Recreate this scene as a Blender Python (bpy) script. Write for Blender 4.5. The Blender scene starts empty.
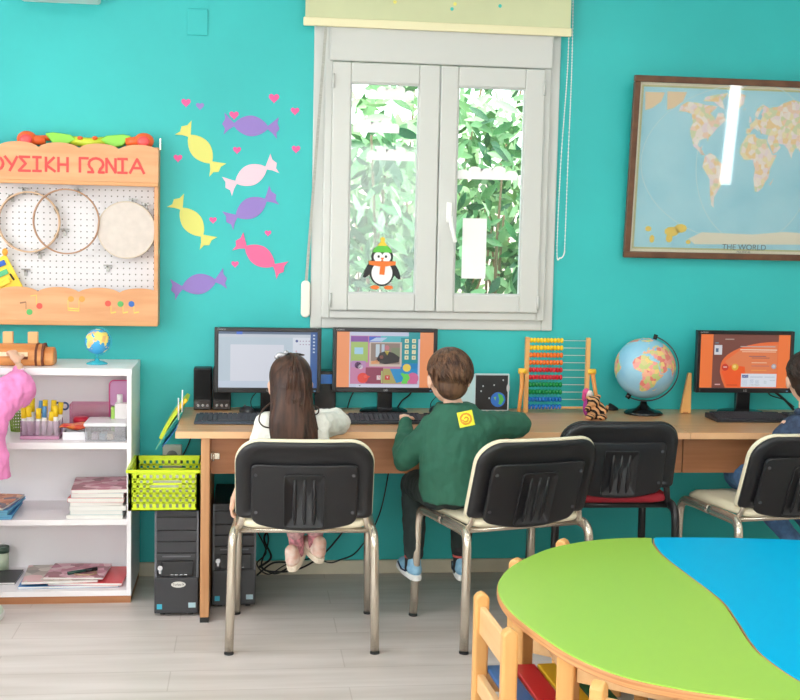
import bpy, math, random
from math import sin, cos, pi, radians, sqrt, atan2
from mathutils import Vector, Matrix, noise
from mathutils.bvhtree import BVHTree

random.seed(7)
V3 = Vector
COL = bpy.context.scene.collection

# ------------------------------------------------------------------ camera
CAMF, YAW, PIT, ROL, CH, CD = 1223.56, .1246, .08713, .021345, 1.4821, 5.3746
def cam_axes():
    f = V3((sin(YAW)*cos(PIT), cos(YAW)*cos(PIT), -sin(PIT)))
    r = V3((cos(YAW), -sin(YAW), 0)); u = r.cross(f)
    return cos(ROL)*r + sin(ROL)*u, -sin(ROL)*r + cos(ROL)*u, f
RX, UX, FX = cam_axes()
CPOS = V3((0, -CD, CH))
def at(px, py, Y):
    d = FX + RX*((px-400)/CAMF) - UX*((py-350)/CAMF)
    return CPOS + d*((Y-CPOS.y)/d.y)
def atz(px, py, z):
    d = FX + RX*((px-400)/CAMF) - UX*((py-350)/CAMF)
    return CPOS + d*((z-CPOS.z)/d.z)
cd = bpy.data.cameras.new('camera'); cam = bpy.data.objects.new('camera', cd); COL.objects.link(cam)
cam.matrix_world = Matrix(((RX.x, UX.x, -FX.x, CPOS.x), (RX.y, UX.y, -FX.y, CPOS.y), (RX.z, UX.z, -FX.z, CPOS.z), (0, 0, 0, 1)))
cd.sensor_fit = 'HORIZONTAL'; cd.sensor_width = 36; cd.lens = 36*CAMF/800
cd.dof.use_dof = False
bpy.context.scene.camera = cam

# ------------------------------------------------------------------ materials
def lin(c):
    return tuple((x/255/12.92 if x/255 <= .04045 else ((x/255+.055)/1.055)**2.4) for x in c[:3]) + (1,)
MC = {}
def mat(name, rgb, rough=.5, metal=0, var=0, vscale=(8, 8, 8), rgb2=None, bump=0, bscale=60, emit=0, coat=0, sheen=0, spec=.5, detail=4, alpha=1, trans=0):
    if name in MC: return MC[name]
    m = bpy.data.materials.new(name); m.use_nodes = True
    nt = m.node_tree; b = nt.nodes['Principled BSDF']
    b.inputs['Base Color'].default_value = lin(rgb)
    b.inputs['Roughness'].default_value = rough; b.inputs['Metallic'].default_value = metal
    b.inputs['Specular IOR Level'].default_value = spec
    if coat: b.inputs['Coat Weight'].default_value = coat; b.inputs['Coat Roughness'].default_value = .05
    if sheen: b.inputs['Sheen Weight'].default_value = sheen
    if trans: b.inputs['Transmission Weight'].default_value = trans
    if alpha < 1: b.inputs['Alpha'].default_value = alpha
    tc = nt.nodes.new('ShaderNodeTexCoord')
    if rgb2 or var:
        mp = nt.nodes.new('ShaderNodeMapping'); mp.inputs['Scale'].default_value = vscale
        nz = nt.nodes.new('ShaderNodeTexNoise'); nz.inputs['Scale'].default_value = 1; nz.inputs['Detail'].default_value = detail
        cr = nt.nodes.new('ShaderNodeValToRGB')
        cr.color_ramp.elements[0].position = .35; cr.color_ramp.elements[1].position = .65
        c2 = rgb2 or tuple(max(0, x*(1-var)) for x in rgb)
        cr.color_ramp.elements[0].color = lin(c2); cr.color_ramp.elements[1].color = lin(rgb)
        nt.links.new(tc.outputs['Object'], mp.inputs['Vector']); nt.links.new(mp.outputs[0], nz.inputs['Vector'])
        nt.links.new(nz.outputs['Fac'], cr.inputs[0]); nt.links.new(cr.outputs[0], b.inputs['Base Color'])
    if bump:
        n2 = nt.nodes.new('ShaderNodeTexNoise'); n2.inputs['Scale'].default_value = bscale; n2.inputs['Detail'].default_value = 3
        bp = nt.nodes.new('ShaderNodeBump'); bp.inputs['Strength'].default_value = bump; bp.inputs['Distance'].default_value = .004
        nt.links.new(tc.outputs['Object'], n2.inputs['Vector']); nt.links.new(n2.outputs['Fac'], bp.inputs['Height']); nt.links.new(bp.outputs[0], b.inputs['Normal'])
    if emit:
        b.inputs['Emission Color'].default_value = lin(rgb); b.inputs['Emission Strength'].default_value = emit
    MC[name] = m; return m
def emis(name, rgb, s=1):
    if name in MC: return MC[name]
    m = bpy.data.materials.new(name); m.use_nodes = True; nt = m.node_tree
    b = nt.nodes['Principled BSDF']; b.inputs['Base Color'].default_value = (.01, .01, .01, 1); b.inputs['Roughness'].default_value = .35
    b.inputs['Emission Color'].default_value = lin(rgb); b.inputs['Emission Strength'].default_value = s
    MC[name] = m; return m
def clearmat(name, tint=(255, 255, 255), gloss=.08, opaque=0.0):
    m = bpy.data.materials.new(name); m.use_nodes = True; nt = m.node_tree
    for n in list(nt.nodes): nt.nodes.remove(n)
    o = nt.nodes.new('ShaderNodeOutputMaterial'); t = nt.nodes.new('ShaderNodeBsdfTransparent'); t.inputs[0].default_value = lin(tint)
    g = nt.nodes.new('ShaderNodeBsdfGlossy'); g.inputs['Roughness'].default_value = .03
    mx = nt.nodes.new('ShaderNodeMixShader'); mx.inputs[0].default_value = gloss
    nt.links.new(t.outputs[0], mx.inputs[1]); nt.links.new(g.outputs[0], mx.inputs[2]); last = mx
    if opaque:
        d = nt.nodes.new('ShaderNodeBsdfDiffuse'); d.inputs[0].default_value = lin(tint)
        m2 = nt.nodes.new('ShaderNodeMixShader'); m2.inputs[0].default_value = opaque
        nt.links.new(mx.outputs[0], m2.inputs[1]); nt.links.new(d.outputs[0], m2.inputs[2]); last = m2
    nt.links.new(last.outputs[0], o.inputs[0]); MC[name] = m; return m
def landmat(name, cols, scale):
    m = bpy.data.materials.new(name); m.use_nodes = True; nt = m.node_tree; b = nt.nodes['Principled BSDF']
    tc = nt.nodes.new('ShaderNodeTexCoord'); vo = nt.nodes.new('ShaderNodeTexVoronoi'); vo.inputs['Scale'].default_value = scale
    sp = nt.nodes.new('ShaderNodeSeparateColor'); cr = nt.nodes.new('ShaderNodeValToRGB'); cr.color_ramp.interpolation = 'CONSTANT'
    while len(cr.color_ramp.elements) < len(cols): cr.color_ramp.elements.new(.5)
    for i, c in enumerate(cols):
        cr.color_ramp.elements[i].position = i/len(cols); cr.color_ramp.elements[i].color = lin(c)
    nt.links.new(tc.outputs['Object'], vo.inputs['Vector']); nt.links.new(vo.outputs['Color'], sp.inputs[0])
    nt.links.new(sp.outputs[0], cr.inputs[0]); nt.links.new(cr.outputs[0], b.inputs['Base Color'])
    b.inputs['Roughness'].default_value = .4; MC[name] = m; return m

# ------------------------------------------------------------------ mesh builder
class MB:
    def __init__(s): s.v = []; s.f = []; s.m = []; s.sm = []
    def add(s, vs, fs, mi=0, smooth=False):
        o = len(s.v); s.v += [V3(p) for p in vs]
        for f in fs: s.f.append([i+o for i in f]); s.m.append(mi); s.sm.append(smooth)
        return s
    def box(s, a, b, mi=0, rz=0, rx=0, ry=0, piv=None):
        x0, x1 = sorted((a[0], b[0])); y0, y1 = sorted((a[1], b[1])); z0, z1 = sorted((a[2], b[2]))
        vs = [V3((x, y, z)) for z in (z0, z1) for y in (y0, y1) for x in (x0, x1)]
        if rz or rx or ry:
            c = V3(piv) if piv is not None else V3(((x0+x1)/2, (y0+y1)/2, (z0+z1)/2))
            M = Matrix.Rotation(rz, 3, 'Z') @ Matrix.Rotation(ry, 3, 'Y') @ Matrix.Rotation(rx, 3, 'X')
            vs = [c + M @ (p-c) for p in vs]
        return s.add(vs, [(0, 2, 3, 1), (4, 5, 7, 6), (0, 1, 5, 4), (2, 6, 7, 3), (0, 4, 6, 2), (1, 3, 7, 5)], mi)
    def tube(s, path, r, seg=10, mi=0, closed=False, caps=True, flat=1.0):
        P = [V3(p) for p in path]; n = len(P); R = r if isinstance(r, (list, tuple)) else [r]*n
        T = []
        for i in range(n):
            if closed: t = P[(i+1) % n]-P[i-1]
            else: t = P[min(i+1, n-1)]-P[max(i-1, 0)]
            T.append(t.normalized() if t.length > 1e-9 else V3((0, 0, 1)))
        a = T[0].cross(V3((0, 0, 1)) if abs(T[0].z) < .9 else V3((1, 0, 0))).normalized()
        vs = []
        for i in range(n):
            a = (a - T[i]*a.dot(T[i])).normalized(); b = T[i].cross(a)
            for k in range(seg):
                t = 2*pi*k/seg; vs.append(P[i] + a*(cos(t)*R[i]) + b*(sin(t)*R[i]*flat))
        fs = []
        for i in range(n if closed else n-1):
            j = (i+1) % n
            for k in range(seg): k2 = (k+1) % seg; fs.append((i*seg+k, i*seg+k2, j*seg+k2, j*seg+k))
        s.add(vs, fs, mi, True)
        if caps and not closed:
            o = len(s.v)-len(vs)
            s.f.append([o+k for k in reversed(range(seg))]); s.m.append(mi); s.sm.append(False)
            s.f.append([o+(n-1)*seg+k for k in range(seg)]); s.m.append(mi); s.sm.append(False)
        return s
    def cyl(s, a, b, r, r2=None, seg=20, mi=0): return s.tube([a, b], [r, r if r2 is None else r2], seg, mi)
    def ell(s, c, r, rot=None, seg=16, rings=10, mi=0):
        if not isinstance(r, (tuple, list)): r = (r, r, r)
        c = V3(c); vs = []; fs = []
        for i in range(rings+1):
            t = pi*i/rings
            for k in range(seg):
                a = 2*pi*k/seg; p = V3((sin(t)*cos(a)*r[0], sin(t)*sin(a)*r[1], cos(t)*r[2]))
                vs.append(c + (rot @ p if rot else p))
        for i in range(rings):
            for k in range(seg):
                k2 = (k+1) % seg; fs.append((i*seg+k, (i+1)*seg+k, (i+1)*seg+k2, i*seg+k2))
        return s.add(vs, fs, mi, True)
    def lathe(s, c, prof, seg=28, mi=0, rot=None):
        c = V3(c); vs = []; fs = []
        for r, z in prof:
            for k in range(seg):
                a = 2*pi*k/seg; p = V3((cos(a)*r, sin(a)*r, z)); vs.append(c + (rot @ p if rot else p))
        for i in range(len(prof)-1):
            for k in range(seg): k2 = (k+1) % seg; fs.append((i*seg+k, i*seg+k2, (i+1)*seg+k2, (i+1)*seg+k))
        s.add(vs, fs, mi, True); o = len(s.v)-len(vs)
        s.f.append([o+k for k in reversed(range(seg))]); s.m.append(mi); s.sm.append(False)
        s.f.append([o+(len(prof)-1)*seg+k for k in range(seg)]); s.m.append(mi); s.sm.append(False)
        return s
    def prism(s, poly, o, ax, ay, t, mi=0, mi_side=None):
        """polygon (2d) in plane o+ax*x+ay*y, extruded by vector t"""
        o, ax, ay, t = V3(o), V3(ax), V3(ay), V3(t); n = len(poly)
        a = [o+ax*p[0]+ay*p[1] for p in poly]; b = [p+t for p in a]
        s.add(a+b, [list(range(n)), list(reversed(range(n, 2*n)))], mi)
        k = len(s.v)-2*n
        for i in range(n):
            j = (i+1) % n; s.f.append([k+i, k+n+i, k+n+j, k+j]); s.m.append(mi if mi_side is None else mi_side); s.sm.append(False)
        return s
    def loft(s, rings, seg=24, mi=0):
        """rings: (center, rx, ry[, rot]) ellipses"""
        vs = []; fs = []
        for rg in rings:
            c = V3(rg[0]); rot = rg[3] if len(rg) > 3 else None
            for k in range(seg):
                a = 2*pi*k/seg; p = V3((cos(a)*rg[1], sin(a)*rg[2], 0)); vs.append(c + (rot @ p if rot else p))
        for i in range(len(rings)-1):
            for k in range(seg): k2 = (k+1) % seg; fs.append((i*seg+k, i*seg+k2, (i+1)*seg+k2, (i+1)*seg+k))
        n = len(rings)
        fs += [list(reversed(range(seg))), [(n-1)*seg+k for k in range(seg)]]
        return s.add(vs, fs, mi, True)
    def puff(s, outline, rings, fn, mi=0):
        """outline 2D star-shaped; rings [(scale, depth)] from front centre round the rim to back centre; fn maps (x,z,d)->3D"""
        n = len(outline); cx = sum(p[0] for p in outline)/n; cz = sum(p[1] for p in outline)/n
        vs = []; fs = []
        for sc, d in rings:
            for p in outline: vs.append(fn(cx+(p[0]-cx)*sc, cz+(p[1]-cz)*sc, d))
        for i in range(len(rings)-1):
            for k in range(n): k2 = (k+1) % n; fs.append((i*n+k, i*n+k2, (i+1)*n+k2, (i+1)*n+k))
        fs.append(list(reversed(range(n)))); fs.append([(len(rings)-1)*n+k for k in range(n)])
        return s.add(vs, fs, mi, True)
    def limb(s, pts, seg=12):
        for i, (p, r) in enumerate(pts):
            s.ell(p, r, seg=12, rings=8)
            if i: s.tube([pts[i-1][0], p], [pts[i-1][1], r], seg)
        return s
    def mesh(s, name, off=None):
        me = bpy.data.meshes.new(name)
        vs = [tuple(p-off) for p in s.v] if off is not None else [tuple(p) for p in s.v]
        me.from_pydata(vs, [], s.f); me.polygons.foreach_set('material_index', s.m); me.polygons.foreach_set('use_smooth', s.sm)
        me.update(); return me
    def build(s, name, mats, parent=None, bevel=0, world=True, seg=2):
        if not isinstance(mats, (list, tuple)): mats = [mats]
        if parent is not None: off = wloc(parent) if world else None
        else:
            xs = [p.x for p in s.v]; ys = [p.y for p in s.v]; zs = [p.z for p in s.v]
            off = V3(((min(xs)+max(xs))/2, (min(ys)+max(ys))/2, min(zs)))
        me = s.mesh(name, off); o = bpy.data.objects.new(name, me); COL.objects.link(o)
        fixn(me)
        for m in mats: me.materials.append(m)
        if parent is not None:
            o.parent = parent
        else: o.location = off
        if bevel:
            b = o.modifiers.new('bevel', 'BEVEL'); b.width = bevel; b.segments = seg; b.limit_method = 'ANGLE'; b.angle_limit = radians(40)
        return o
def fixn(me):
    import bmesh
    bm = bmesh.new(); bm.from_mesh(me); bmesh.ops.recalc_face_normals(bm, faces=bm.faces); bm.to_mesh(me); bm.free()
def wloc(o):
    l = V3(o.location)
    while o.parent: o = o.parent; l = l+V3(o.location)
    return l
def tag(o, label=None, cat=None, group=None, kind=None):
    if label: o['label'] = label
    if cat: o['category'] = cat
    if group: o['group'] = group
    if kind: o['kind'] = kind
    return o
def thing(name, label, cat, loc, rz=0, group=None):
    o = bpy.data.objects.new(name, None); COL.objects.link(o); o.location = loc; o.rotation_euler = (0, 0, rz); o.empty_display_size = .05
    return tag(o, label, cat, group)
def struct(name):
    o = bpy.data.objects.new(name, None); COL.objects.link(o); o['kind'] = 'structure'; return o
def children(o): return [c for c in bpy.data.objects if c.parent == o]
def copy_tree(o, parent=None):
    c = o.copy(); COL.objects.link(c)
    if parent is not None: c.parent = parent
    for ch in children(o): copy_tree(ch, c)
    return c
def organic(name, mb, m, parent, voxel=.006, smooth=6, disp=None, keep=None):
    off = wloc(parent)
    me = mb.mesh('tmp', off); t = bpy.data.objects.new('tmp', me); COL.objects.link(t)
    r = t.modifiers.new('r', 'REMESH'); r.mode = 'VOXEL'; r.voxel_size = voxel; r.use_smooth_shade = True
    if smooth: q = t.modifiers.new('s', 'SMOOTH'); q.iterations = smooth; q.factor = .5
    bpy.context.view_layer.update()
    dg = bpy.context.evaluated_depsgraph_get()
    nm = bpy.data.meshes.new_from_object(t.evaluated_get(dg)); bpy.data.objects.remove(t); bpy.data.meshes.remove(me)
    nm.name = name
    if disp:
        st, sc = disp
        nrm = [v.normal.copy() for v in nm.vertices]
        for v, n in zip(nm.vertices, nrm): 
            p = V3(v.co); p.z *= .8
            v.co += n*(st*(noise.noise(p*sc)+.5*noise.noise(p*sc*2.3+V3((5, 1, 2)))))
    nm.materials.clear(); nm.materials.append(m)
    for p in nm.polygons: p.use_smooth = True; p.material_index = 0
    o = bpy.data.objects.new(name, nm); COL.objects.link(o); o.parent = parent
    return o
def textmesh(body, size, m, name, loc, ax, ay, parent, depth=.001, align='CENTER', bold=0):
    cu = bpy.data.curves.new('t', 'FONT'); cu.body = body; cu.size = size; cu.extrude = depth; cu.align_x = align; cu.align_y = 'CENTER'; cu.offset = bold
    t = bpy.data.objects.new('t', cu); COL.objects.link(t); bpy.context.view_layer.update()
    me = bpy.data.meshes.new_from_object(t.evaluated_get(bpy.context.evaluated_depsgraph_get())); bpy.data.objects.remove(t)
    ax = V3(ax).normalized(); ay = V3(ay).normalized(); n = ax.cross(ay)
    M = Matrix(((ax.x, ay.x, n.x), (ax.y, ay.y, n.y), (ax.z, ay.z, n.z)))
    off = wloc(parent) if parent else V3((0, 0, 0))
    for v in me.vertices: v.co = M @ v.co + V3(loc) - off
    me.name = name; me.materials.clear(); me.materials.append(m)
    o = bpy.data.objects.new(name, me); COL.objects.link(o)
    if parent: o.parent = parent
    return o
def rrect(w, h, r, n=6, cx=0, cy=0, rb=None):
    rb = r if rb is None else rb; out = []
    for (sx, sy, a0, rr) in ((1, 1, 0, r), (-1, 1, 90, r), (-1, -1, 180, rb), (1, -1, 270, rb)):
        for k in range(n+1):
            a = radians(a0+90*k/n); out.append((cx+sx*(w/2-rr)+rr*cos(a), cy+sy*(h/2-rr)+rr*sin(a)))
    return out
def bez(pts, n=8):
    """Catmull-Rom through points"""
    P = [V3(p) for p in pts]; out = []
    for i in range(len(P)-1):
        p0 = P[max(i-1, 0)]; p1 = P[i]; p2 = P[i+1]; p3 = P[min(i+2, len(P)-1)]
        for k in range(n):
            t = k/n; out.append(.5*((2*p1)+(p2-p0)*t+(2*p0-5*p1+4*p2-p3)*t*t+(3*p1-p0-3*p2+p3)*t**3))
    out.append(P[-1]); return out
X, Y_, Z_ = V3((1, 0, 0)), V3((0, 1, 0)), V3((0, 0, 1))
FR = V3((0, -1, 0))          # out of the back wall, towards the room

# palette
teal = mat('wall_paint', (50, 194, 194), .5, var=.05, vscale=(1.5, 1.5, 1.5), bump=.06, bscale=90)
white = mat('white_paint', (238, 238, 236), .5)
ceilm = mat('ceiling_paint', (244, 244, 240), .8, bump=.05)
upvc = mat('window_plastic', (208, 209, 206), .35, bump=.01)
wood = mat('desk_wood', (212, 162, 120), .3, rgb2=(200, 150, 104), vscale=(2, 30, 30), detail=6)
woodd = mat('panel_wood', (178, 120, 80), .45, rgb2=(160, 104, 66), vscale=(2, 30, 30), detail=6)
woodleg = mat('edge_wood', (200, 148, 102), .45, rgb2=(178, 124, 80), vscale=(30, 30, 2), detail=6)
beech = mat('beech_wood', (230, 176, 108), .4, rgb2=(220, 160, 92), vscale=(25, 25, 2), detail=5)
beechx = mat('beech_wood_across', (238, 196, 142), .4, rgb2=(228, 178, 120), vscale=(2, 25, 25), detail=5)
birch = mat('cabinet_wood', (224, 168, 122), .45, rgb2=(214, 152, 104), vscale=(3, 30, 30), detail=5)
blackp = mat('black_plastic', (30, 30, 33), .42, bump=.15, bscale=500)
blackg = mat('black_gloss', (18, 18, 20), .22)
dark = mat('dark_rubber', (34, 34, 36), .6)
chrome = mat('chrome', (214, 204, 188), .24, metal=.75)
steel = mat('painted_steel', (120, 120, 122), .35, metal=.8)
beige = mat('beige_vinyl', (232, 222, 194), .45, bump=.05, bscale=200)
skin = mat('skin', (238, 190, 164), .5, var=.05, vscale=(30, 30, 30))
cream = mat('cream_paint', (240, 232, 218), .7)
# ================================================================== THE ROOM
XL, XR, YB, ZC, WT = -2.6, 5.7, -6.9, 2.95, .28
OX0, OX1, OZ0, OZ1 = .35, 1.295, 1.165, 2.41
floor_m = mat('floor_vinyl', (218, 209, 205), .33, rgb2=(202, 192, 186), vscale=(1.6, 14, 1), detail=8)
nt = floor_m.node_tree
_tc = nt.nodes.new('ShaderNodeTexCoord'); _br = nt.nodes.new('ShaderNodeTexBrick'); _br.inputs['Scale'].default_value = 1
_br.inputs['Brick Width'].default_value = 1.2; _br.inputs['Row Height'].default_value = .19; _br.inputs['Mortar Size'].default_value = .0022
_br.inputs['Color1'].default_value = (1, 1, 1, 1); _br.inputs['Color2'].default_value = (.94, .94, .93, 1); _br.inputs['Mortar'].default_value = (.8, .78, .76, 1)
_mx = nt.nodes.new('ShaderNodeMix'); _mx.data_type = 'RGBA'; _mx.blend_type = 'MULTIPLY'; _mx.inputs[0].default_value = 1
_b = nt.nodes['Principled BSDF']; _src = _b.inputs['Base Color'].links[0].from_socket
nt.links.new(_tc.outputs['Object'], _br.inputs['Vector']); nt.links.new(_src, _mx.inputs[6]); nt.links.new(_br.outputs[0], _mx.inputs[7]); nt.links.new(_mx.outputs[2], _b.inputs['Base Color'])
tag(MB().box((XL, YB, -.1), (XR, WT, 0)).build('floor', floor_m), kind='structure')
tag(MB().box((XL, YB, ZC), (XR, WT, ZC+.1)).build('ceiling', ceilm), kind='structure')
w = MB(); w.box((XL, 0, 0), (OX0, WT, ZC)); w.box((OX1, 0, 0), (XR, WT, ZC)); w.box((OX0, 0, 0), (OX1, WT, OZ0)); w.box((OX0, 0, OZ1), (OX1, WT, ZC))
tag(w.build('wall_back', teal), kind='structure')
w = MB(); w.box((XL-.2, YB, 0), (XL, -5.4, ZC)); w.box((XL-.2, -.9, 0), (XL, WT, ZC)); w.box((XL-.2, -5.4, 0), (XL, -.9, .9)); w.box((XL-.2, -5.4, 2.5), (XL, -.9, ZC))
tag(w.build('wall_left', cream), kind='structure')
tag(MB().box((XR, YB, 0), (XR+.2, WT, ZC)).build('wall_right', cream), kind='structure')
w = MB(); w.box((XL, YB-.2, 0), (-1.6, YB, ZC)); w.box((1.9, YB-.2, 0), (4.78, YB, ZC)); w.box((4.92, YB-.2, 0), (XR, YB, ZC)); w.box((-1.6, YB-.2, 0), (1.9, YB, .9)); w.box((-1.6, YB-.2, 2.5), (1.9, YB, ZC)); w.box((4.78, YB-.2, 0), (4.92, YB, .9)); w.box((4.78, YB-.2, 2.5), (4.92, YB, ZC))
tag(w.build('wall_front', cream), kind='structure')
def plainwin(n, a, b, axis):
    r = struct('window_%d' % n); m = MB(); g = MB(); N = 3 if b[0 if axis == 'x' else 1]-a[0 if axis == 'x' else 1] > 1 else 1
    ax = 0 if axis == 'x' else 1; L0, L1 = a[ax], b[ax]; c = (a[1-ax]+b[1-ax])/2
    def bx(mb, u0, u1, z0, z1, t):
        p = [0, 0]; q = [0, 0]; p[ax] = u0; q[ax] = u1; p[1-ax] = c-t; q[1-ax] = c+t; mb.box((p[0], p[1], z0), (q[0], q[1], z1))
    bx(m, L0, L1, .9, .96, .03); bx(m, L0, L1, 2.44, 2.5, .03)
    for i in range(N+1): u = L0+(L1-L0)*i/N; u0 = min(max(u-.03, L0), L1-.06); bx(m, u0, u0+.06, .9, 2.5, .03)
    bx(g, L0+.03, L1-.03, .93, 2.47, .003)
    m.build('window_frame', upvc, r); g.build('glass_pane', glass_m, r)
glass_m = clearmat('window_glass', (250, 255, 253), .045)
plainwin(2, (XL-.2, -5.4), (XL, -.9), 'y'); plainwin(3, (-1.6, YB-.2), (1.9, YB), 'x'); plainwin(4, (4.78, YB-.2), (4.92, YB), 'x')  # last one: unseen slit, narrowed to shape the strip mirrored in the map glass
skm = mat('skirting', (222, 214, 190), .5, var=.08, vscale=(4, 4, 4))
tag(MB().box((XL, -.016, 0), (XR, 0, .062)).build('baseboard_back', skm, bevel=.004), kind='structure')

# ------------------------------------------------------------------ window
win = struct('window_1')
def frame(m, x0, x1, z0, z1, t, y0, y1, mi=0):
    m.box((x0, y0, z0), (x0+t, y1, z1), mi); m.box((x1-t, y0, z0), (x1, y1, z1), mi)
    m.box((x0+t, y0, z0), (x1-t, y1, z0+t), mi); m.box((x0+t, y0, z1-t), (x1-t, y1, z1), mi)
m = MB(); frame(m, .272, 1.358, 1.103, 2.46, .05, -.014, 0); m.build('casing', upvc, win, bevel=.005)
m = MB(); frame(m, .318, 1.315, 1.148, 2.42, .036, -.034, .06); m.build('window_frame', upvc, win, bevel=.006)
MB().box((.336, -.048, 2.256), (1.318, .02, 2.47)).build('shutter_box', upvc, win, bevel=.008)
for nm, x0, x1 in (('left', .352, .818), ('right', .822, 1.284)):
    m = MB(); z0, z1 = 1.184, 2.252; gx0, gx1 = (.432, .728) if nm == 'left' else (.9, 1.197); gz0, gz1 = 1.262, 2.166
    m.box((x0, -.05, z0), (gx0, 0, z1)); m.box((gx1, -.05, z0), (x1, 0, z1)); m.box((gx0, -.05, z0), (gx1, 0, gz0)); m.box((gx0, -.05, gz1), (gx1, 0, z1))
    s = m.build('sash', upvc, win, bevel=.006)
    g = MB(); frame(g, gx0-.001, gx1+.001, gz0-.001, gz1+.001, .006, -.044, -.02); g.build('gasket', mat('gasket', (196, 198, 196), .6), s)
    MB().box((gx0, -.03, gz0), (gx1, -.024, gz1)).build('glass_pane', glass_m, s)
    hx = x0-.001 if nm == 'left' else x1-.009
    for hz in (1.23, 2.17): MB().cyl((hx+.004, -.056, hz-.03), (hx+.004, -.056, hz+.03), .006).build('hinge', upvc, s)
h = MB(); h.box((.858, -.062, 1.575), (.882, -.05, 1.665)); h.cyl((.87, -.06, 1.6), (.87, -.088, 1.6), .008)
h.tube([(.87, -.086, 1.605), (.876, -.09, 1.56), (.895, -.09, 1.49)], [.01, .0105, .008], 10); h.build('handle', mat('handle_white', (250, 250, 248), .25), win, bevel=.003)
MB().box((.34, .06, 1.12), (1.3, .36, 1.163)).build('outer_sill', mat('sill_stone', (214, 210, 200), .6), win, bevel=.006)

# paper clouds and penguin on the panes
paperw = mat('paper_white', (250, 250, 250), .6)
def cloud(cx, cz, w, lab, y=-.031):
    pts = [(-w/2, 0)]; n = 5; pts = [(w/2, -.02), (-w/2, -.02)]
    for i in range(n):
        c = -w/2 + w*(i+.5)/n; r = w/n/2*1.1; hgt = (.012, .026, .02, .03, .012)[i]
        for k in range(7): a = pi-pi*k/6; pts.append((c+cos(a)*r, hgt-.008+sin(a)*.018))
    o = MB().prism(pts, (cx, y, cz), X, Z_, (0, -.001, 0)).build('paper_cloud', paperw); tag(o, lab, 'window sticker', 'white paper clouds on the window panes')
p = at(391, 95, -.03); cloud(p.x, p.z, .2, 'white paper cloud at the top of the left window pane')
p = at(376, 128, -.03); cloud(p.x, p.z, .2, 'white paper cloud second from the top on the left window pane')
p = at(391, 156, -.03); cloud(p.x, p.z, .21, 'white paper cloud lowest of three on the left window pane')
p = at(487, 175, -.03); cloud(p.x, p.z, .27, 'long white paper cloud strip across the right window pane')
o = MB().prism([(-.058, -.135), (.05, -.135), (.05, .13), (-.058, .13)], at(475, 248, -.031), X, Z_, (0, -.001, 0)).build('paper_sheet', paperw)
tag(o, 'white paper sheet taped upright to the lower right window pane', 'paper')
pg = thing('penguin_sticker', 'black and white penguin sticker with green hat and orange scarf on left pane', 'window sticker', at(382, 285, -.032))
def disc(cx, cz, rx, rz, n=24, rot=0):
    return [(cx+rx*cos(2*pi*k/n)*cos(rot)-rz*sin(2*pi*k/n)*sin(rot), cz+rx*cos(2*pi*k/n)*sin(rot)+rz*sin(2*pi*k/n)*cos(rot)) for k in range(n)]
def flatmb(items, o, ax=X, ay=Z_, n=FR, base=0, step=.0006):
    """items: (poly, material index); each a thin layer, stacked outwards"""
    mb = MB()
    for i, (pl, mi) in enumerate(items): mb.prism(pl, V3(o)+V3(n)*(base+step*i), ax, ay, V3(n)*step*.9, mi)
    return mb
pk = [mat('pg_black', (28, 28, 32), .5), mat('pg_white', (248, 248, 248), .5), mat('pg_orange', (240, 120, 40), .5), mat('pg_green', (96, 196, 70), .5), mat('pg_yellow', (250, 206, 60), .5)]
O = at(382, 268, -.031)
flatmb([(disc(-.055, 0, .014, .05, rot=-.5), 0), (disc(.055, -.005, .014, .05, rot=.5), 0), (disc(0, -.01, .057, .07), 0), (disc(0, .05, .048, .04), 0), (disc(0, -.022, .046, .05), 1),
        (disc(-.018, .048, .02, .022), 1), (disc(.018, .048, .02, .022), 1), (disc(-.016, .05, .005, .006), 0), (disc(.016, .05, .005, .006), 0)], O).build('penguin_body', pk, pg)
flatmb([([(-.008, .045), (.008, .045), (0, .03)], 2)], O, base=.0055).build('beak', pk, pg)
for s in (-1, 1): flatmb([(disc(s*.03, -.085, .02, .009), 2)], O, base=.0055).build('foot', pk, pg)
flatmb([([(-.06, .03), (.06, .03), (.058, .014), (0, .005), (-.058, .014)], 2), ([(-.008, .015), (.014, .015), (.01, -.03), (-.012, -.028)], 2)], O, base=.0065).build('scarf', pk, pg)
flatmb([([(-.042, .068), (.042, .068), (.036, .085), (.018, .1), (-.018, .1), (-.036, .085)], 3), ([(-.022, .097), (.022, .097), (0, .125)], 4), (disc(0, .125, .01, .01), 4)], O, base=.0055).build('hat', pk, pg)

# blind, chain, strap
bl = thing('roller_blind', 'pale green roller blind rolled up above the window', 'blind', (.8, -.06, 2.4))
fab = mat('blind_fabric', (214, 218, 176), .8, var=.04, vscale=(3, 3, 3)); barm = mat('blind_bar', (238, 230, 190), .5)
MB().box((.23, -.062, 2.43), (1.385, -.06, 2.72)).build('fabric', fab, bl)
MB().box((.222, -.07, 2.395), (1.39, -.052, 2.431)).build('bottom_bar', barm, bl, bevel=.004)
MB().cyl((.23, -.045, 2.74), (1.385, -.045, 2.74), .03).build('roller', barm, bl)
MB().box((1.385, -.09, 2.69), (1.4, 0, 2.79)).build('bracket', upvc, bl); MB().box((.215, -.09, 2.69), (.23, 0, 2.79)).build('bracket', upvc, bl)
for px, py in ((455, 4), (500, 6), (452, 9), (395, 2)):
    fl = MB(); c = at(px, py, -.0625); fl.prism(disc(0, 0, .008, .008, 8), c, X, Z_, (0, -.001, 0), 0 if px % 2 else 1)
    fl.build('flower_print', [mat('fp', (238, 230, 120), .6), mat('fp2', (60, 190, 180), .6)], bl)
A = [at(573, 2, -.045), at(572, 60, -.045), at(568, 160, -.04), at(565, 240, -.035), at(564, 254, -.035), at(560, 258, -.035), at(557, 250, -.035), at(561, 160, -.04), at(568, 60, -.045), at(570, 2, -.045)]
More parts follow.
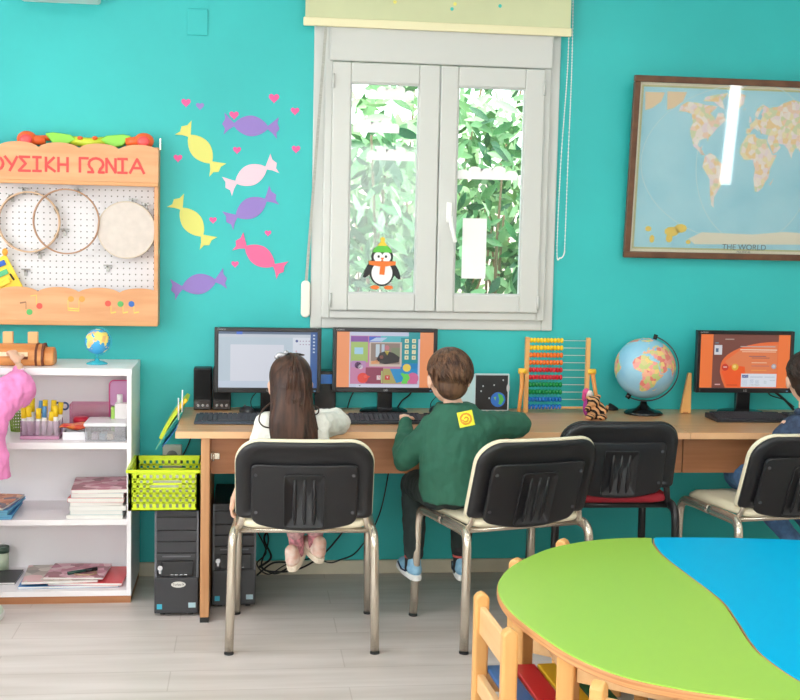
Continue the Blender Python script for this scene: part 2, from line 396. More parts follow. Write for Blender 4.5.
A = [V3((1.393, -.045, 2.74))] + A[1:-1] + [V3((1.378, -.045, 2.74))]
path = bez(A, 12); c = MB(); c.tube(path, .0016, 5, mi=0)
d = 0
for i in range(1, len(path)):
    seg = (path[i]-path[i-1]).length; n = max(1, int(seg/.012))
    for k in range(n): c.ell(path[i-1].lerp(path[i], k/n), .0034, seg=6, rings=4)
c.build('bead_chain', mat('chain_white', (236, 238, 236), .4), bl)
st = thing('shutter_strap', 'grey shutter strap running down to a white winder left of window', 'shutter strap', (.25, -.02, 1.14))
a, b = at(326, 27, -.075), at(306, 284, -.02); dv = (b-a)
MB().prism([(-.006, 0), (.006, 0), (.006, 1), (-.006, 1)], a, X, dv, (0, .002, 0)).build('strap', mat('strap_grey', (186, 186, 178), .8, var=.1, vscale=(60, 60, 200)), st)
MB().prism(rrect(.04, .16, .018), ((.25, -.002, 1.23)), X, Z_, (0, -.028, 0)).build('winder_box', mat('winder', (240, 236, 224), .35), st, bevel=.006)

# wall sticker cover plate and the box at the ceiling
o = MB().box(tuple(at(187, 35, 0)), tuple(at(208, 9, -.006))).build('cover_plate', teal, bevel=.002); tag(o, 'small wall plate painted over in turquoise, above the candy cut-outs', 'wall plate')
t = thing('wall_unit', 'white box mounted high on the wall above the pegboard cabinet', 'wall unit', (-.79, 0, 2.452))
MB().box((-.95, -.2, 2.452), (-.625, 0, 2.7)).build('casing', white, t, bevel=.012)
v = MB()
for k in range(6): v.box((-.92, -.204, 2.49+k*.014), (-.655, -.2, 2.496+k*.014))
v.build('vent_slots', mat('slot_grey', (150, 152, 152), .5), t)

# ------------------------------------------------------------------ candies and hearts
def rot2(pl, a): return [(x*cos(a)-z*sin(a), x*sin(a)+z*cos(a)) for x, z in pl]
def candy_poly():
    up = [(-.072, .006), (-.092, .024), (-.116, .047), (-.112, .020), (-.123, -.002), (-.110, -.020), (-.114, -.046), (-.092, -.022), (-.072, -.008)]
    body_b = [(-.072+.144*k/12, -.008-.036*sin(pi*k/12)**.8) for k in range(1, 12)]
    right = [(-x, z) for x, z in reversed(up)]
    body_t = [(.072-.144*k/12, .006+.038*sin(pi*k/12)**.8) for k in range(1, 12)]
    return up+body_b+right+body_t
cc = {'yellow': (224, 222, 122), 'lilac': (150, 126, 200), 'pale pink': (240, 204, 218), 'bright pink': (240, 108, 156)}
for px, py, ang, colr, lab in ((200.5, 149, -50, 'yellow', 'upper pale yellow candy cut-out beside the pegboard cabinet'), (251, 126, -3, 'lilac', 'lilac candy cut-out at the very top of the group'),
    (251, 175, 27, 'pale pink', 'pale pink candy cut-out on the turquoise wall'), (192, 222, -52, 'yellow', 'lower pale yellow candy cut-out beside the pegboard cabinet'),
    (251, 208, 30, 'lilac', 'lilac candy cut-out tilted upwards between the pale pink and bright pink ones'), (260, 256, -32, 'bright pink', 'bright pink candy cut-out tilted down to the right'),
    (199, 284, 13, 'lilac', 'lilac candy cut-out lowest of all, left of the window strap')):
    c = at(px, py, .001); mm = mat('paper_'+colr.replace(' ', '_'), cc[colr], .7)
    o = MB().prism(rot2(candy_poly(), radians(ang)), c, X, Z_, (0, -.005, 0)).build('candy_cutout', mm); tag(o, lab, 'wall decoration', 'paper candies on the wall')
def heart(s):
    out = []
    for k in range(20):
        t = 2*pi*k/20; out.append((s*.0625*16*sin(t)**3*.5, s*.0625*(13*cos(t)-5*cos(2*t)-2*cos(3*t)-cos(4*t))*.5))
    return out
pinkh = mat('heart_pink', (240, 96, 160), .6); lilh = mat('heart_lilac', (150, 130, 200), .6)
for px, py, s, mm, lab in ((186, 102.5, .03, pinkh, 'small pink heart at the far upper left above the yellow candy'), (200, 106, .026, lilh, 'the only small lilac heart, above the yellow candy'),
    (234, 115, .03, pinkh, 'pink heart touching the top lilac candy on its left end'), (274, 98, .034, pinkh, 'topmost pink heart, right above the top lilac candy'),
    (295, 111, .028, pinkh, 'pink heart on the upper right, hung from a pin'), (178, 158, .028, pinkh, 'pink heart just right of the pegboard cabinet'),
    (237, 150, .026, pinkh, 'pink heart between the top lilac and the pale pink candy'), (296, 149, .028, pinkh, 'pink heart beside the window, right of the pale pink candy'),
    (213, 220, .024, pinkh, 'pink heart between lower yellow and lilac candy'), (268, 233, .022, pinkh, 'tiny pink heart just above the bright pink candy'), (235, 264, .024, pinkh, 'pink heart just below left of the bright pink candy')):
    o = MB().prism(heart(s*1.35), at(px, py, .001), X, Z_, (0, -.003, 0)).build('paper_heart', mm); tag(o, lab, 'wall decoration', 'paper hearts on the wall')

# ------------------------------------------------------------------ pegboard cabinet
PX0, PX1 = -1.72, -.378
pb = thing('pegboard_cabinet', 'pale wooden wall cabinet with pegboard and red Greek lettering', 'wall cabinet', ((PX0+PX1)/2, 0, 1.108))
m = MB(); m.box((PX0, -.1, 1.11), (PX0+.018, 0, 1.86)); m.box((PX1-.018, -.1, 1.11), (PX1, 0, 1.86)); m.box((PX0+.018, -.09, 1.11), (PX1-.018, 0, 1.128)); m.box((PX0+.018, -.08, 1.70), (PX1-.018, 0, 1.72))
m.build('case', birch, pb, bevel=.003)
# perforated board
pegm = bpy.data.materials.new('pegboard'); pegm.use_nodes = True; nt = pegm.node_tree; b = nt.nodes['Principled BSDF']; b.inputs['Roughness'].default_value = .5
tc = nt.nodes.new('ShaderNodeTexCoord'); sx = nt.nodes.new('ShaderNodeSeparateXYZ'); nt.links.new(tc.outputs['Object'], sx.inputs[0]); ds = []
for i in (0, 2):
    mu = nt.nodes.new('ShaderNodeMath'); mu.operation = 'MULTIPLY'; mu.inputs[1].default_value = 1/.0254; nt.links.new(sx.outputs[i], mu.inputs[0])
    fr = nt.nodes.new('ShaderNodeMath'); fr.operation = 'FRACT'; nt.links.new(mu.outputs[0], fr.inputs[0])
    sb = nt.nodes.new('ShaderNodeMath'); sb.operation = 'SUBTRACT'; sb.inputs[1].default_value = .5; nt.links.new(fr.outputs[0], sb.inputs[0])
    pw = nt.nodes.new('ShaderNodeMath'); pw.operation = 'POWER'; pw.inputs[1].default_value = 2; ab = nt.nodes.new('ShaderNodeMath'); ab.operation = 'ABSOLUTE'; nt.links.new(sb.outputs[0], ab.inputs[0]); nt.links.new(ab.outputs[0], pw.inputs[0]); ds.append(pw)
ad = nt.nodes.new('ShaderNodeMath'); ad.operation = 'ADD'; nt.links.new(ds[0].outputs[0], ad.inputs[0]); nt.links.new(ds[1].outputs[0], ad.inputs[1])
lt = nt.nodes.new('ShaderNodeMath'); lt.operation = 'LESS_THAN'; lt.inputs[1].default_value = .016; nt.links.new(ad.outputs[0], lt.inputs[0])
mx = nt.nodes.new('ShaderNodeMix'); mx.data_type = 'RGBA'; mx.inputs[6].default_value = lin((222, 220, 224)); mx.inputs[7].default_value = lin((120, 116, 116)); nt.links.new(lt.outputs[0], mx.inputs[0]); nt.links.new(mx.outputs[2], b.inputs['Base Color'])
MB().box((PX0+.018, -.032, 1.128), (PX1-.018, -.024, 1.70)).build('pegboard', pegm, pb)
def scal(x0, x1, zb, zt, amp, wl, ph):
    pts = [(x0, zb)]; pts = []
    n = 220
    for i in range(n+1):
        x = x0+(x1-x0)*i/n; u = ((x-ph)/wl) % 1; pts.append((x, zt-amp*(1-sqrt(max(0, 1-(2*u-1)**2*.93)))))
    return [(x1, zb), (x0, zb)][::-1][::-1] + pts if False else [(x0, zb)] + pts + [(x1, zb)]
MB().prism(scal(PX0, PX1-.0, 1.70, 1.868, .03, .163, -.54), (0, -.1, 0), X, Z_, (0, -.012, 0)).build('header_board', birch, pb)
MB().box((PX0, -.118, 1.695), (PX1, -.1, 1.712)).build('header_rail', mat('rail_wood', (214, 156, 104), .45), pb, bevel=.003)
MB().prism(scal(PX0, PX1-.0, 1.128, 1.268, .028, .167, -.705), (0, -.1, 0), X, Z_, (0, -.012, 0)).build('front_board', birch, pb)
MB().box((PX0, -.114, 1.108), (PX1, -.1, 1.13)).build('bottom_rail', mat('rail_wood', (214, 156, 104)), pb, bevel=.003)
redm = mat('letter_red', (222, 70, 66), .5)
GL = {'Μ': [[(0, 0), (.1, 1), (.5, .3), (.9, 1), (1, 0)]], 'Ο': [[(.5+.5*cos(k*pi/8), .5+.5*sin(k*pi/8)) for k in range(17)]], 'Υ': [[(0, 1), (.5, .45)], [(1, 1), (.4, 0)]], 'Σ': [[(.95, 1), (.05, 1), (.6, .52), (0, 0), (1, 0)]], 'Ι': [[(0, 1), (1, 1)], [(.5, 1), (.5, 0)], [(0, 0), (1, 0)]], 'Κ': [[(.1, 1), (.1, 0)], [(.9, 1), (.1, .45), (1, 0)]],
      'Η': [[(.05, 1), (.05, 0)], [(.05, .5), (.95, .5)], [(.95, 1), (.95, 0)]], 'Γ': [[(.1, 0), (.1, 1), (1, 1)]], 'Ω': [[(0, 0), (.32, 0)] + [(.5-.45*cos(q), .58+.42*sin(q)) for q in [-.9+k*(pi+1.8)/12 for k in range(13)]] + [(.68, 0), (1, 0)]], 'Ν': [[(.05, 0), (.05, 1), (.95, 0), (.95, 1)]], 'Α': [[(0, 0), (.5, 1), (1, 0)], [(.2, .36), (.8, .36)]]}
# letters measured one by one across the header
for ch, x0_, x1_ in (('Μ', -33, -14), ('Ο', -12, 3), ('Υ', 5, 17), ('Σ', 19, 30), ('Ι', 33, 41), ('Κ', 45, 55), ('Η', 58, 68), ('Γ', 79, 88), ('Ω', 88, 104), ('Ν', 106, 116), ('Ι', 118, 127), ('Α', 130, 144)):
    a_ = at(x0_, 170+(x0_+x1_)/2*.022, -.1125); b_ = at(x1_, 156.5+(x0_+x1_)/2*.022, -.1125); lw, lh = b_.x-a_.x, b_.z-a_.z; mb = MB()
    kk = 0
    for st_ in GL[ch]:
        for (u0, v0), (u1, v1) in zip(st_, st_[1:]):
            p0 = V3((a_.x+u0*lw, 0, a_.z+v0*lh)); p1 = V3((a_.x+u1*lw, 0, a_.z+v1*lh)); dd = (p1-p0).normalized(); nn = V3((-dd.z, 0, dd.x))*.0052
            mb.prism([(q.x, q.z) for q in (p0-nn-dd*.003, p1-nn+dd*.003, p1+nn+dd*.003, p0+nn-dd*.003)], (0, -.1118, 0), X, Z_, (0, -.0016-.00015*kk, 0)); kk += 1
    mb.build('letter', redm, pb)
notec = [mat('note_red', (226, 84, 70)), mat('note_green', (90, 176, 96)), mat('note_orange', (236, 158, 70)), mat('note_blue', (42, 100, 180)), mat('note_yellow', (240, 206, 100)), mat('note_brown', (150, 110, 80))]
def dotn(px, py, mi, it): c = at(px, py, -.112); it.append(([(c.x+x, c.z+z) for x, z in disc(0, 0, .0125, .0125, 18)], mi))
def linn(a, b, w, mi, it):
    a = at(a[0], a[1], -.112); b = at(b[0], b[1], -.112); dx, dz = b.x-a.x, b.z-a.z; L = sqrt(dx*dx+dz*dz); nx, nz = -dz/L*w, dx/L*w
    it.append(([(a.x-nx, a.z-nz), (b.x-nx, b.z-nz), (b.x+nx, b.z+nz), (a.x+nx, a.z+nz)], mi))
it = []
dotn(29.5, 312, 1, it); dotn(39.5, 306, 0, it); linn((26, 309), (26, 302), .0012, 5, it); linn((20, 303), (26, 302), .003, 5, it); linn((36.5, 305), (36.5, 295), .0012, 4, it); linn((30.5, 296), (36.5, 295), .0015, 4, it)
dotn(71, 299, 2, it); dotn(82, 299, 2, it); linn((68, 300), (68, 310), .0012, 4, it); linn((79, 300), (79, 311), .0012, 4, it); linn((68, 308), (79, 309), .0025, 4, it); linn((68, 310), (79, 311), .0025, 4, it)
dotn(108, 303.5, 0, it); dotn(120.5, 304, 1, it); dotn(131.5, 304, 3, it)
for x in (111, 123, 134): linn((x, 306), (x, 313), .0012, 4, it); linn((x, 313), (x+5, 312), .003, 4, it)
for lo_, hi_ in ((-9, -.81), (-.81, -.64), (-.64, 9)):
    mb = MB()
    for pl, mi in it:
        if lo_ <= pl[0][0] < hi_: mb.prism(pl, (0, -.1125, 0), X, Z_, (0, -.001, 0), mi)
    mb.build('painted_note', notec, pb)
for px, py in ((24, 190), (79, 191), (133, 201), (146, 206), (65, 231), (40, 254), (26, 271), (108, 267), (13, 197)):
    c = at(px, py, -.032); h = MB(); h.box((c.x-.018, -.04, c.z+.004), (c.x+.018, -.03, c.z+.01)); h.box((c.x-.006, -.04, c.z-.02), (c.x+.006, -.034, c.z+.004)); h.tube([(c.x, -.038, c.z), (c.x, -.062, c.z), (c.x, -.066, c.z+.01)], .0025, 8)
    h.build('hook', mat('hook_steel', (150, 148, 146), .3, metal=.9), pb)
h = MB(); c = at(160, 146, -.02); h.box((-.378, -.05, c.z-.02), (-.372, -.03, c.z+.03)); h.build('latch', chrome, pb)

def ring(c, r, t, d=.012, n=48): return [(c[0]+r*cos(2*pi*k/n), c[1], c[2]+r*sin(2*pi*k/n)) for k in range(n)]
hoopm = mat('hoop_wood', (176, 134, 104), .45); tan = mat('tambourine_wood', (214, 180, 148), .45)
c = at(29, 222, -.055); tb = thing('tambourine', 'wooden jingle tambourine ring hanging on the left of the pegboard', 'musical instrument', (c.x, -.055, c.z-.13))
def hoop(c, r, w, th):
    mb = MB(); n = 56; vs = []; fs = []
    for k in range(n):
        a = 2*pi*k/n
        for rr, yy in ((r, -w/2), (r, w/2), (r-th, w/2), (r-th, -w/2)): vs.append((c[0]+rr*cos(a), c[1]+yy, c[2]+rr*sin(a)))
    for k in range(n):
        j = (k+1) % n
        for q in range(4): fs.append((k*4+q, k*4+(q+1) % 4, j*4+(q+1) % 4, j*4+q))
    return mb.add(vs, fs, 0, False)
hoop((c.x, -.055, c.z), .128, .03, .006).build('rim', tan, tb, bevel=.001)
for k in range(7):
    a = 2*pi*(k+.5)/7; j = MB()
    for q in (-.007, .007):
        j.lathe((c.x+.125*cos(a), -.055, c.z+.125*sin(a)), [(.003, q-.002), (.013, q), (.003, q+.002)], 14, rot=Matrix.Rotation(a, 3, 'Y').inverted() @ Matrix.Rotation(pi/2, 3, 'Y'))
    j.build('jingle', chrome, tb)
c = at(66.5, 221.5, -.085); o = hoop((c.x, -.088, c.z), .137, .02, .006).build('wooden_hoop', hoopm, bevel=.0015); tag(o, 'plain brown wooden hoop overlapping the tambourine on the pegboard', 'musical instrument')
c = at(127, 230, -.06); dr = thing('frame_drum', 'round frame drum with off-white skin on right of pegboard', 'musical instrument', (c.x, -.06, c.z-.125))
hoop((c.x, -.065, c.z), .121, .05, .006).build('rim', mat('drum_rim', (206, 190, 172), .45), dr, bevel=.001)
MB().prism(disc(0, 0, .118, .118, 48), (c.x, -.086, c.z), X, Z_, (0, -.003, 0)).build('drum_skin', mat('drum_skin', (216, 204, 196), .6, var=.04, vscale=(30, 30, 30)), dr)
# yellow xylophone standing at lower left
xy = thing('xylophone', 'yellow toy xylophone with coloured bars on the pegboard, lower left', 'musical instrument', (-1.02, -.06, 1.2))
P = [at(5, 254, -.07), at(24, 290, -.07), at(24, 305, -.07), at(-50, 330, -.07), at(-60, 295, -.07)]
MB().prism([(p.x, p.z) for p in P], (0, -.05, 0), X, Z_, (0, -.012, 0)).build('base_frame', mat('xylo_yellow', (250, 216, 60), .4), xy, bevel=.003)
A0, A1 = at(3, 268, -.07), at(8, 300, -.07)
for k, col in enumerate(((30, 90, 190), (90, 190, 130), (250, 210, 60), (245, 140, 60), (235, 90, 80))):
    py = 262+k*9; a = at(5+k*2.4, py, -.07); b_ = at(-30, py+16+k*2, -.07); dv = (b_-a).normalized(); q = MB().prism([(0, -.011), ((b_-a).length, -.011), ((b_-a).length, .011), (0, .011)], (a.x, -.063, a.z), dv, V3((-dv.z, 0, dv.x)), (0, -.008, 0))
    q.build('bar', mat('xylo_%d' % k, col, .35), xy, bevel=.002)
MB().tube([at(10, 274, -.074), at(14, 280, -.078)], .004).build('bar_screw', mat('dk', (60, 40, 40)), xy)
ty = MB(); ty.ell(at(5, 252, -.06), (.012, .01, .016)); ty.build('top_knob', mat('xylo_or', (250, 170, 60)), xy)

# toy on top of cabinet
ty = thing('plastic_toy', 'orange and green plastic toy with round red ends lying on the cabinet', 'toy', (at(88, 146, -.07).x, -.06, 1.84))
orr = mat('toy_orange', (252, 104, 48), .35); gr_ = mat('toy_green', (146, 222, 76), .35); rd = mat('toy_red', (246, 82, 84), .35)
for px, s in ((27, 1), (144, -1)):
    c = at(px, 139+(2 if s < 0 else 0), -.07); q = MB(); q.ell(c, (.042, .035, .034)); q.tube([c, c+V3((s*.075, 0, -.006))], [.024, .016], 12); e = q.build('end_knob', orr, ty)
    MB().ell(c+V3((0, -.03, -.004)), (.026, .012, .022)).build('end_cap', rd, e)
for px, s in ((58, 1), (118, -1)):
    a = at(px, 139+(px-58)*.03, -.07); q = MB(); q.prism([(-.055, .022), (-.02, .028), (.05, .02), (.075, .0), (.02, -.03), (-.02, -.02)] if s > 0 else [(.055, .022), (.02, .028), (-.05, .02), (-.075, .0), (-.02, -.03), (.02, -.02)], a, X, Z_, (0, .035, 0)); q.build('wing', gr_, ty, bevel=.006)
q = MB(); q.tube([at(70, 140, -.05), at(88, 143, -.05), at(106, 141, -.05)], [.018, .022, .018], 12); q.build('centre_bar', mat('toy_yel', (214, 226, 60), .35), ty)
MB().tube([at(36, 138, -.045), at(60, 138, -.045)], .012).build('axle', orr, ty); MB().tube([at(112, 141, -.045), at(136, 142, -.045)], .012).build('axle', orr, ty)
for px in (80, 95): MB().ell(at(px, 138, -.068), (.012, .01, .008)).build('button', orr, ty)

# ------------------------------------------------------------------ world map
CONT = {
'na': [(-168, 66), (-156, 71), (-128, 70), (-110, 68), (-95, 68), (-82, 67), (-94, 59), (-82, 55), (-79, 51), (-77, 60), (-65, 60), (-56, 52), (-66, 45), (-70, 42), (-76, 35), (-81, 31), (-80, 25), (-84, 30), (-90, 29), (-97, 27), (-97, 21), (-91, 18), (-87, 21), (-88, 16), (-83, 14), (-83, 9), (-78, 9), (-85, 10), (-92, 14), (-105, 20), (-112, 28), (-117, 32), (-124, 40), (-124, 48), (-135, 58), (-150, 60), (-165, 60)],
'is': [(-120, 72), (-95, 72), (-75, 66), (-64, 64), (-75, 74), (-65, 82), (-90, 80), (-118, 77)],
'gl': [(-55, 60), (-45, 60), (-22, 70), (-20, 80), (-40, 83), (-65, 80), (-58, 75), (-53, 68)],
'sa': [(-78, 8), (-70, 12), (-60, 9), (-50, 1), (-35, -6), (-39, -15), (-48, -26), (-58, -36), (-65, -42), (-68, -50), (-68, -55), (-74, -52), (-73, -38), (-70, -20), (-81, -5), (-79, 2)],
'af': [(-17, 21), (-10, 31), (-6, 36), (10, 37), (11, 33), (20, 31), (32, 31), (36, 22), (43, 12), (51, 12), (40, -5), (40, -16), (35, -22), (32, -29), (25, -34), (18, -34), (12, -18), (13, -6), (9, 2), (8, 5), (-8, 5), (-17, 13)],
'ea': [(-9, 37), (-9, 43), (-1, 44), (-4, 48), (3, 51), (8, 54), (8, 57), (12, 55), (20, 54), (24, 58), (21, 60), (26, 65), (22, 66), (17, 61), (13, 56), (6, 59), (12, 66), (25, 71), (40, 67), (45, 68), (60, 69), (75, 73), (100, 77), (140, 73), (170, 70), (180, 67), (165, 60), (160, 53), (155, 60), (137, 54), (140, 47), (130, 42), (127, 35), (122, 40), (120, 32), (121, 26), (110, 20), (108, 12), (103, 9), (104, 2), (98, 10), (92, 21), (87, 21), (80, 14), (77, 8), (72, 20), (66, 25), (57, 26), (56, 24), (60, 22), (52, 16), (44, 13), (38, 24), (34, 29), (36, 36), (27, 37), (24, 38), (22, 37), (19, 41), (13, 45), (17, 40), (12, 42), (8, 44), (3, 42), (-2, 37)],
'au': [(114, -22), (122, -18), (130, -12), (136, -12), (140, -17), (142, -11), (146, -19), (153, -27), (150, -37), (141, -38), (131, -32), (118, -35), (115, -33)],
'uk': [(-5, 50), (1, 51), (-2, 56), (-5, 58), (-5, 54)], 'md': [(44, -25), (50, -16), (47, -25)], 'jp': [(131, 33), (140, 36), (142, 43), (138, 38)],
'in1': [(96, 5), (106, -6), (100, -2)], 'in2': [(109, 2), (118, 6), (116, -4), (110, -2)], 'ng': [(131, -1), (150, -8), (138, -8)], 'ic': [(-22, 64), (-14, 65), (-18, 66)]}
mp_ = thing('world_map', 'framed world map in a brown wooden frame on the turquoise wall', 'map', (2.23, -.02, 1.44))
mO = V3((1.668, -.022, 1.441)); mAX = V3((1, 0, 0)); mAY = V3((0, -.07, .795)).normalized(); mN = mAX.cross(mAY)  # out of wall
MW, MH = 1.12, .80
framem = mat('map_frame', (112, 76, 54), .35, rgb2=(92, 60, 42), vscale=(20, 20, 20))
def mpt(u, v, d=0): return mO+mAX*u+mAY*v+mN*d
f = MB()
T = .028
def mq(u0, v0, u1, v1, d0, d1, mb, mi=0): mb.prism([(u0, v0), (u1, v0), (u1, v1), (u0, v1)], mpt(0, 0, d0), mAX, mAY, mN*(d1-d0), mi)
mq(0, 0, MW, T, 0, .024, f); mq(0, MH-T, MW, MH, 0, .024, f); mq(0, T, T, MH-T, 0, .024, f); mq(MW-T, T, MW, MH-T, 0, .024, f)
f.build('frame', framem, mp_, bevel=.004)
sea = mat('map_sea', (168, 222, 238), .35, rgb2=(146, 210, 230), vscale=(5, 5, 5))
land = landmat('map_land', [(240, 228, 222), (238, 226, 186), (236, 220, 226), (238, 208, 156), (212, 220, 182), (240, 210, 190), (242, 234, 228)], 48)
mm = [mat('map_paper', (226, 222, 200), .4), mat('map_border', (190, 192, 140), .4), sea, land, mat('map_cream', (228, 224, 206), .4), mat('map_inset', (238, 208, 90), .4), mat('map_line', (198, 226, 232), .4), mat('map_inset_or', (232, 206, 170), .4)]
b = MB(); mq(T, T, MW-T, MH-T, .002, .005, b, 0); e = T+.012; mq(e, e, MW-e, MH-e, .005, .0054, b, 1); e = T+.02; mq(e, e, MW-e, MH-e, .0054, .0058, b, 2)
def mlay(pl, mi, d): b.prism(pl, mpt(0, 0, d), mAX, mAY, mN*.0003, mi)
for cx in (.52, 1.0):
    ell = disc(.585, .43, cx*.53, .355, 64); inn = disc(.585, .43, cx*.53-.003, .352, 64)
    for k in range(64): j = (k+1) % 64; mlay([ell[k], ell[j], inn[j], inn[k]], 6, .0059)
def proj(lo, la):
    return (.552+lo*.00262*(1-.0042*max(0, abs(la)-8)), .430+(la*.0036 if abs(la) < 50 else (1 if la > 0 else -1)*(.18+(abs(la)-50)*.0040)))
for k, pl in CONT.items():
    P = [(max(e+.002, min(MW-e-.002, x)), z) for x, z in (proj(*q) for q in pl)]; mlay(P, 3, .0062)
mlay([(.3, .09), (.36, .12), (.6, .115), (.75, .13), (.98, .12), (.93, .075), (.33, .065)], 4, .0062)
for q in ((.10, .70), (.2, .705)): mlay([(q[0]-.04, q[1]-.05), (q[0]-.01, q[1]-.04), (q[0]+.03, q[1]-.01), (q[0]+.045, q[1]+.03), (q[0]-.045, q[1]+.03)], 7, .0062)
for c, rx, rz in (((.11, .13), .015, .012), ((.13, .085), .012, .018), ((.22, .12), .035, .022), ((.26, .135), .03, .02), ((.21, .09), .016, .02), ((.30, .075), .012, .01)): mlay(disc(c[0], c[1], rx, rz, 9), 5, .0062)
b.build('map_print', mm, mp_)
textmesh('THE WORLD', .036, mat('ink', (70, 96, 104), .5), 'map_title', mpt(.565, .055, .0066), mAX, mAY, mp_, .0003)
textmesh('POLITICAL', .014, mat('ink', (70, 96, 104), .5), 'map_subtitle', mpt(.565, .034, .0066), mAX, mAY, mp_, .0003)
g = MB(); mq(T-.004, T-.004, MW-T+.004, MH-T+.004, .012, .014, g); g.build('glass', clearmat('map_glass', (255, 255, 255), .10), mp_)
# ================================================================== DESKS
def desk(x0, x1, lab, first):
    t = thing('computer_desk', lab, 'desk', ((x0+x1)/2, -.35, 0), 0, 'computer desks along the wall')
    MB().box((x0, -.70, .725), (x1, -.004, .75)).build('desktop', [wood], t, bevel=.002)
    MB().box((x0, -.7035, .7245), (x1, -.70, .7505)).build('edge_band', mat('edge_band', (232, 182, 136), .4), t)
    px = -.172 if first else x1-.14
    m = MB(); m.box((px, -.685, .02), (px+.034, -.03, .725)); l = m.build('side_panel', woodleg, t, bevel=.002)
    MB().box((px, -.686, 0), (px+.034, -.03, .02)).build('foot_strip', dark, l)
    q = px+.034 if first else x0+.001; q1 = x1-.001 if first else px
    MB().box((q, -.62, .572), (q1, -.602, .725)).build('modesty_panel', woodd, t, bevel=.001)
    if first:
        h = MB(); h.box((px+.034, -.627, .63), (px+.07, -.62, .655)); h.build('hinge', chrome, t, bevel=.002)
        h = MB(); h.cyl((px+.045, -.632, .625), (px+.045, -.632, .66), .005); h.build('hinge_pin', chrome, t)
    return t
desk(-.268, 1.765, 'light wood computer desk on the left carrying two monitors and the abacus', True)
desk(1.767, 3.35, 'light wood computer desk on the right carrying the orange-screened monitor', False)
DZ = .7505

# ------------------------------------------------------------------ monitors
def monitor(cx, zc, lab, screen, tilt=0):
    y = -.17; t = thing('computer_monitor', lab, 'monitor', (cx, y+.02, DZ), 0)
    W, H = .452, .278
    m = MB(); z0, z1 = zc-H/2, zc+H/2; b = .017
    m.box((cx-W/2, y, z0), (cx-W/2+b, y+.03, z1)); m.box((cx+W/2-b, y, z0), (cx+W/2, y+.03, z1)); m.box((cx-W/2+b, y, z1-b), (cx+W/2-b, y+.03, z1)); m.box((cx-W/2+b, y, z0), (cx+W/2-b, y+.03, z0+.022))
    m.box((cx-W/2+b, y+.008, z0+.02), (cx+W/2-b, y+.03, z1-b)); m.box((cx-W/2+.05, y+.03, z0+.04), (cx+W/2-.05, y+.05, z1-.04))
    bz = m.build('bezel', mat('monitor_black', (26, 26, 30), .3), t, bevel=.003)
    textmesh('LG', .014, mat('logo_grey', (190, 190, 195), .4), 'logo', (cx+.004, y-.0006, z0+.010), X, Z_, bz, .0003)
    MB().box((cx+W/2-.03, y-.001, z0+.007), (cx+W/2-.022, y, z0+.011)).build('power_light', emis('led_blue', (120, 180, 230), .6), bz)
    textmesh('FLATRON', .008, mat('logo_grey', (190, 190, 195)), 'model_text', (cx-W/2+.03, y-.0006, z1-.0085), X, Z_, bz, .0003)
    MB().box((cx-.03, y+.012, DZ+.01), (cx+.035, y+.04, z0+.03)).build('neck', blackg, t, bevel=.004)
    MB().lathe((cx, y+.03, DZ), [(.105, 0), (.105, .006), (.098, .012), (.04, .018)], 36).build('base', blackg, t)
    SW, SH = W-2*b, H-b-.022; sx0, sz0 = cx-W/2+b, z0+.022
    mb = MB(); mats = []; names = {}
    def L(pl, col, k=[0]):
        key = tuple(col)
        if key not in names: names[key] = len(mats); mats.append(emis('screen_%d_%d_%d' % key, key, .72))
        d = .0003*k[0]; k[0] = k[0]+1
        mb.prism([(sx0+u*SW, sz0+v*SH) for u, v in pl], (0, y+.0075-.00002-min(d, .006), 0), X, Z_, (0, -.0002, 0), names[key])
    R = lambda a, b_, c, d: [(a, b_), (c, b_), (c, d), (a, d)]
    k = [0]
    screen(lambda pl, col: L(pl, col, k), R, lambda cx_, cz_, r, n=20, q=1.7: [(cx_+r*cos(2*pi*i/n), cz_+r*q*sin(2*pi*i/n)) for i in range(n)])
    mb.build('screen', mats, t)
    return t
def scr1(L, R, C):
    L(R(0, 0, 1, 1), (196, 212, 226)); L(R(0, .955, .93, 1), (90, 110, 140)); L(R(.18, .95, .24, 1), (60, 110, 220)); L(R(0, .9, .93, .95), (206, 214, 226))
    L(R(.93, 0, 1, 1), (44, 92, 160))
    for i in range(6): L(R(.955, .93-i*.06, .975, .955-i*.06), (210, 225, 240))
    L(R(0, 0, .72, .12), (206, 218, 236)); L(R(.12, .12, .66, .77), (226, 230, 242)); L(R(.75, .1, .925, .9), (226, 232, 244))
    L(C(.79, .84, .014), (60, 80, 150))
    for j in range(2):
        for i in range(4): L(C(.825+i*.03, .84-j*.06, .006, 8), (150, 110, 150))
    L(C(.785, .66, .006, 8), (210, 90, 110)); L(C(.785, .42, .006, 8), (210, 90, 110))
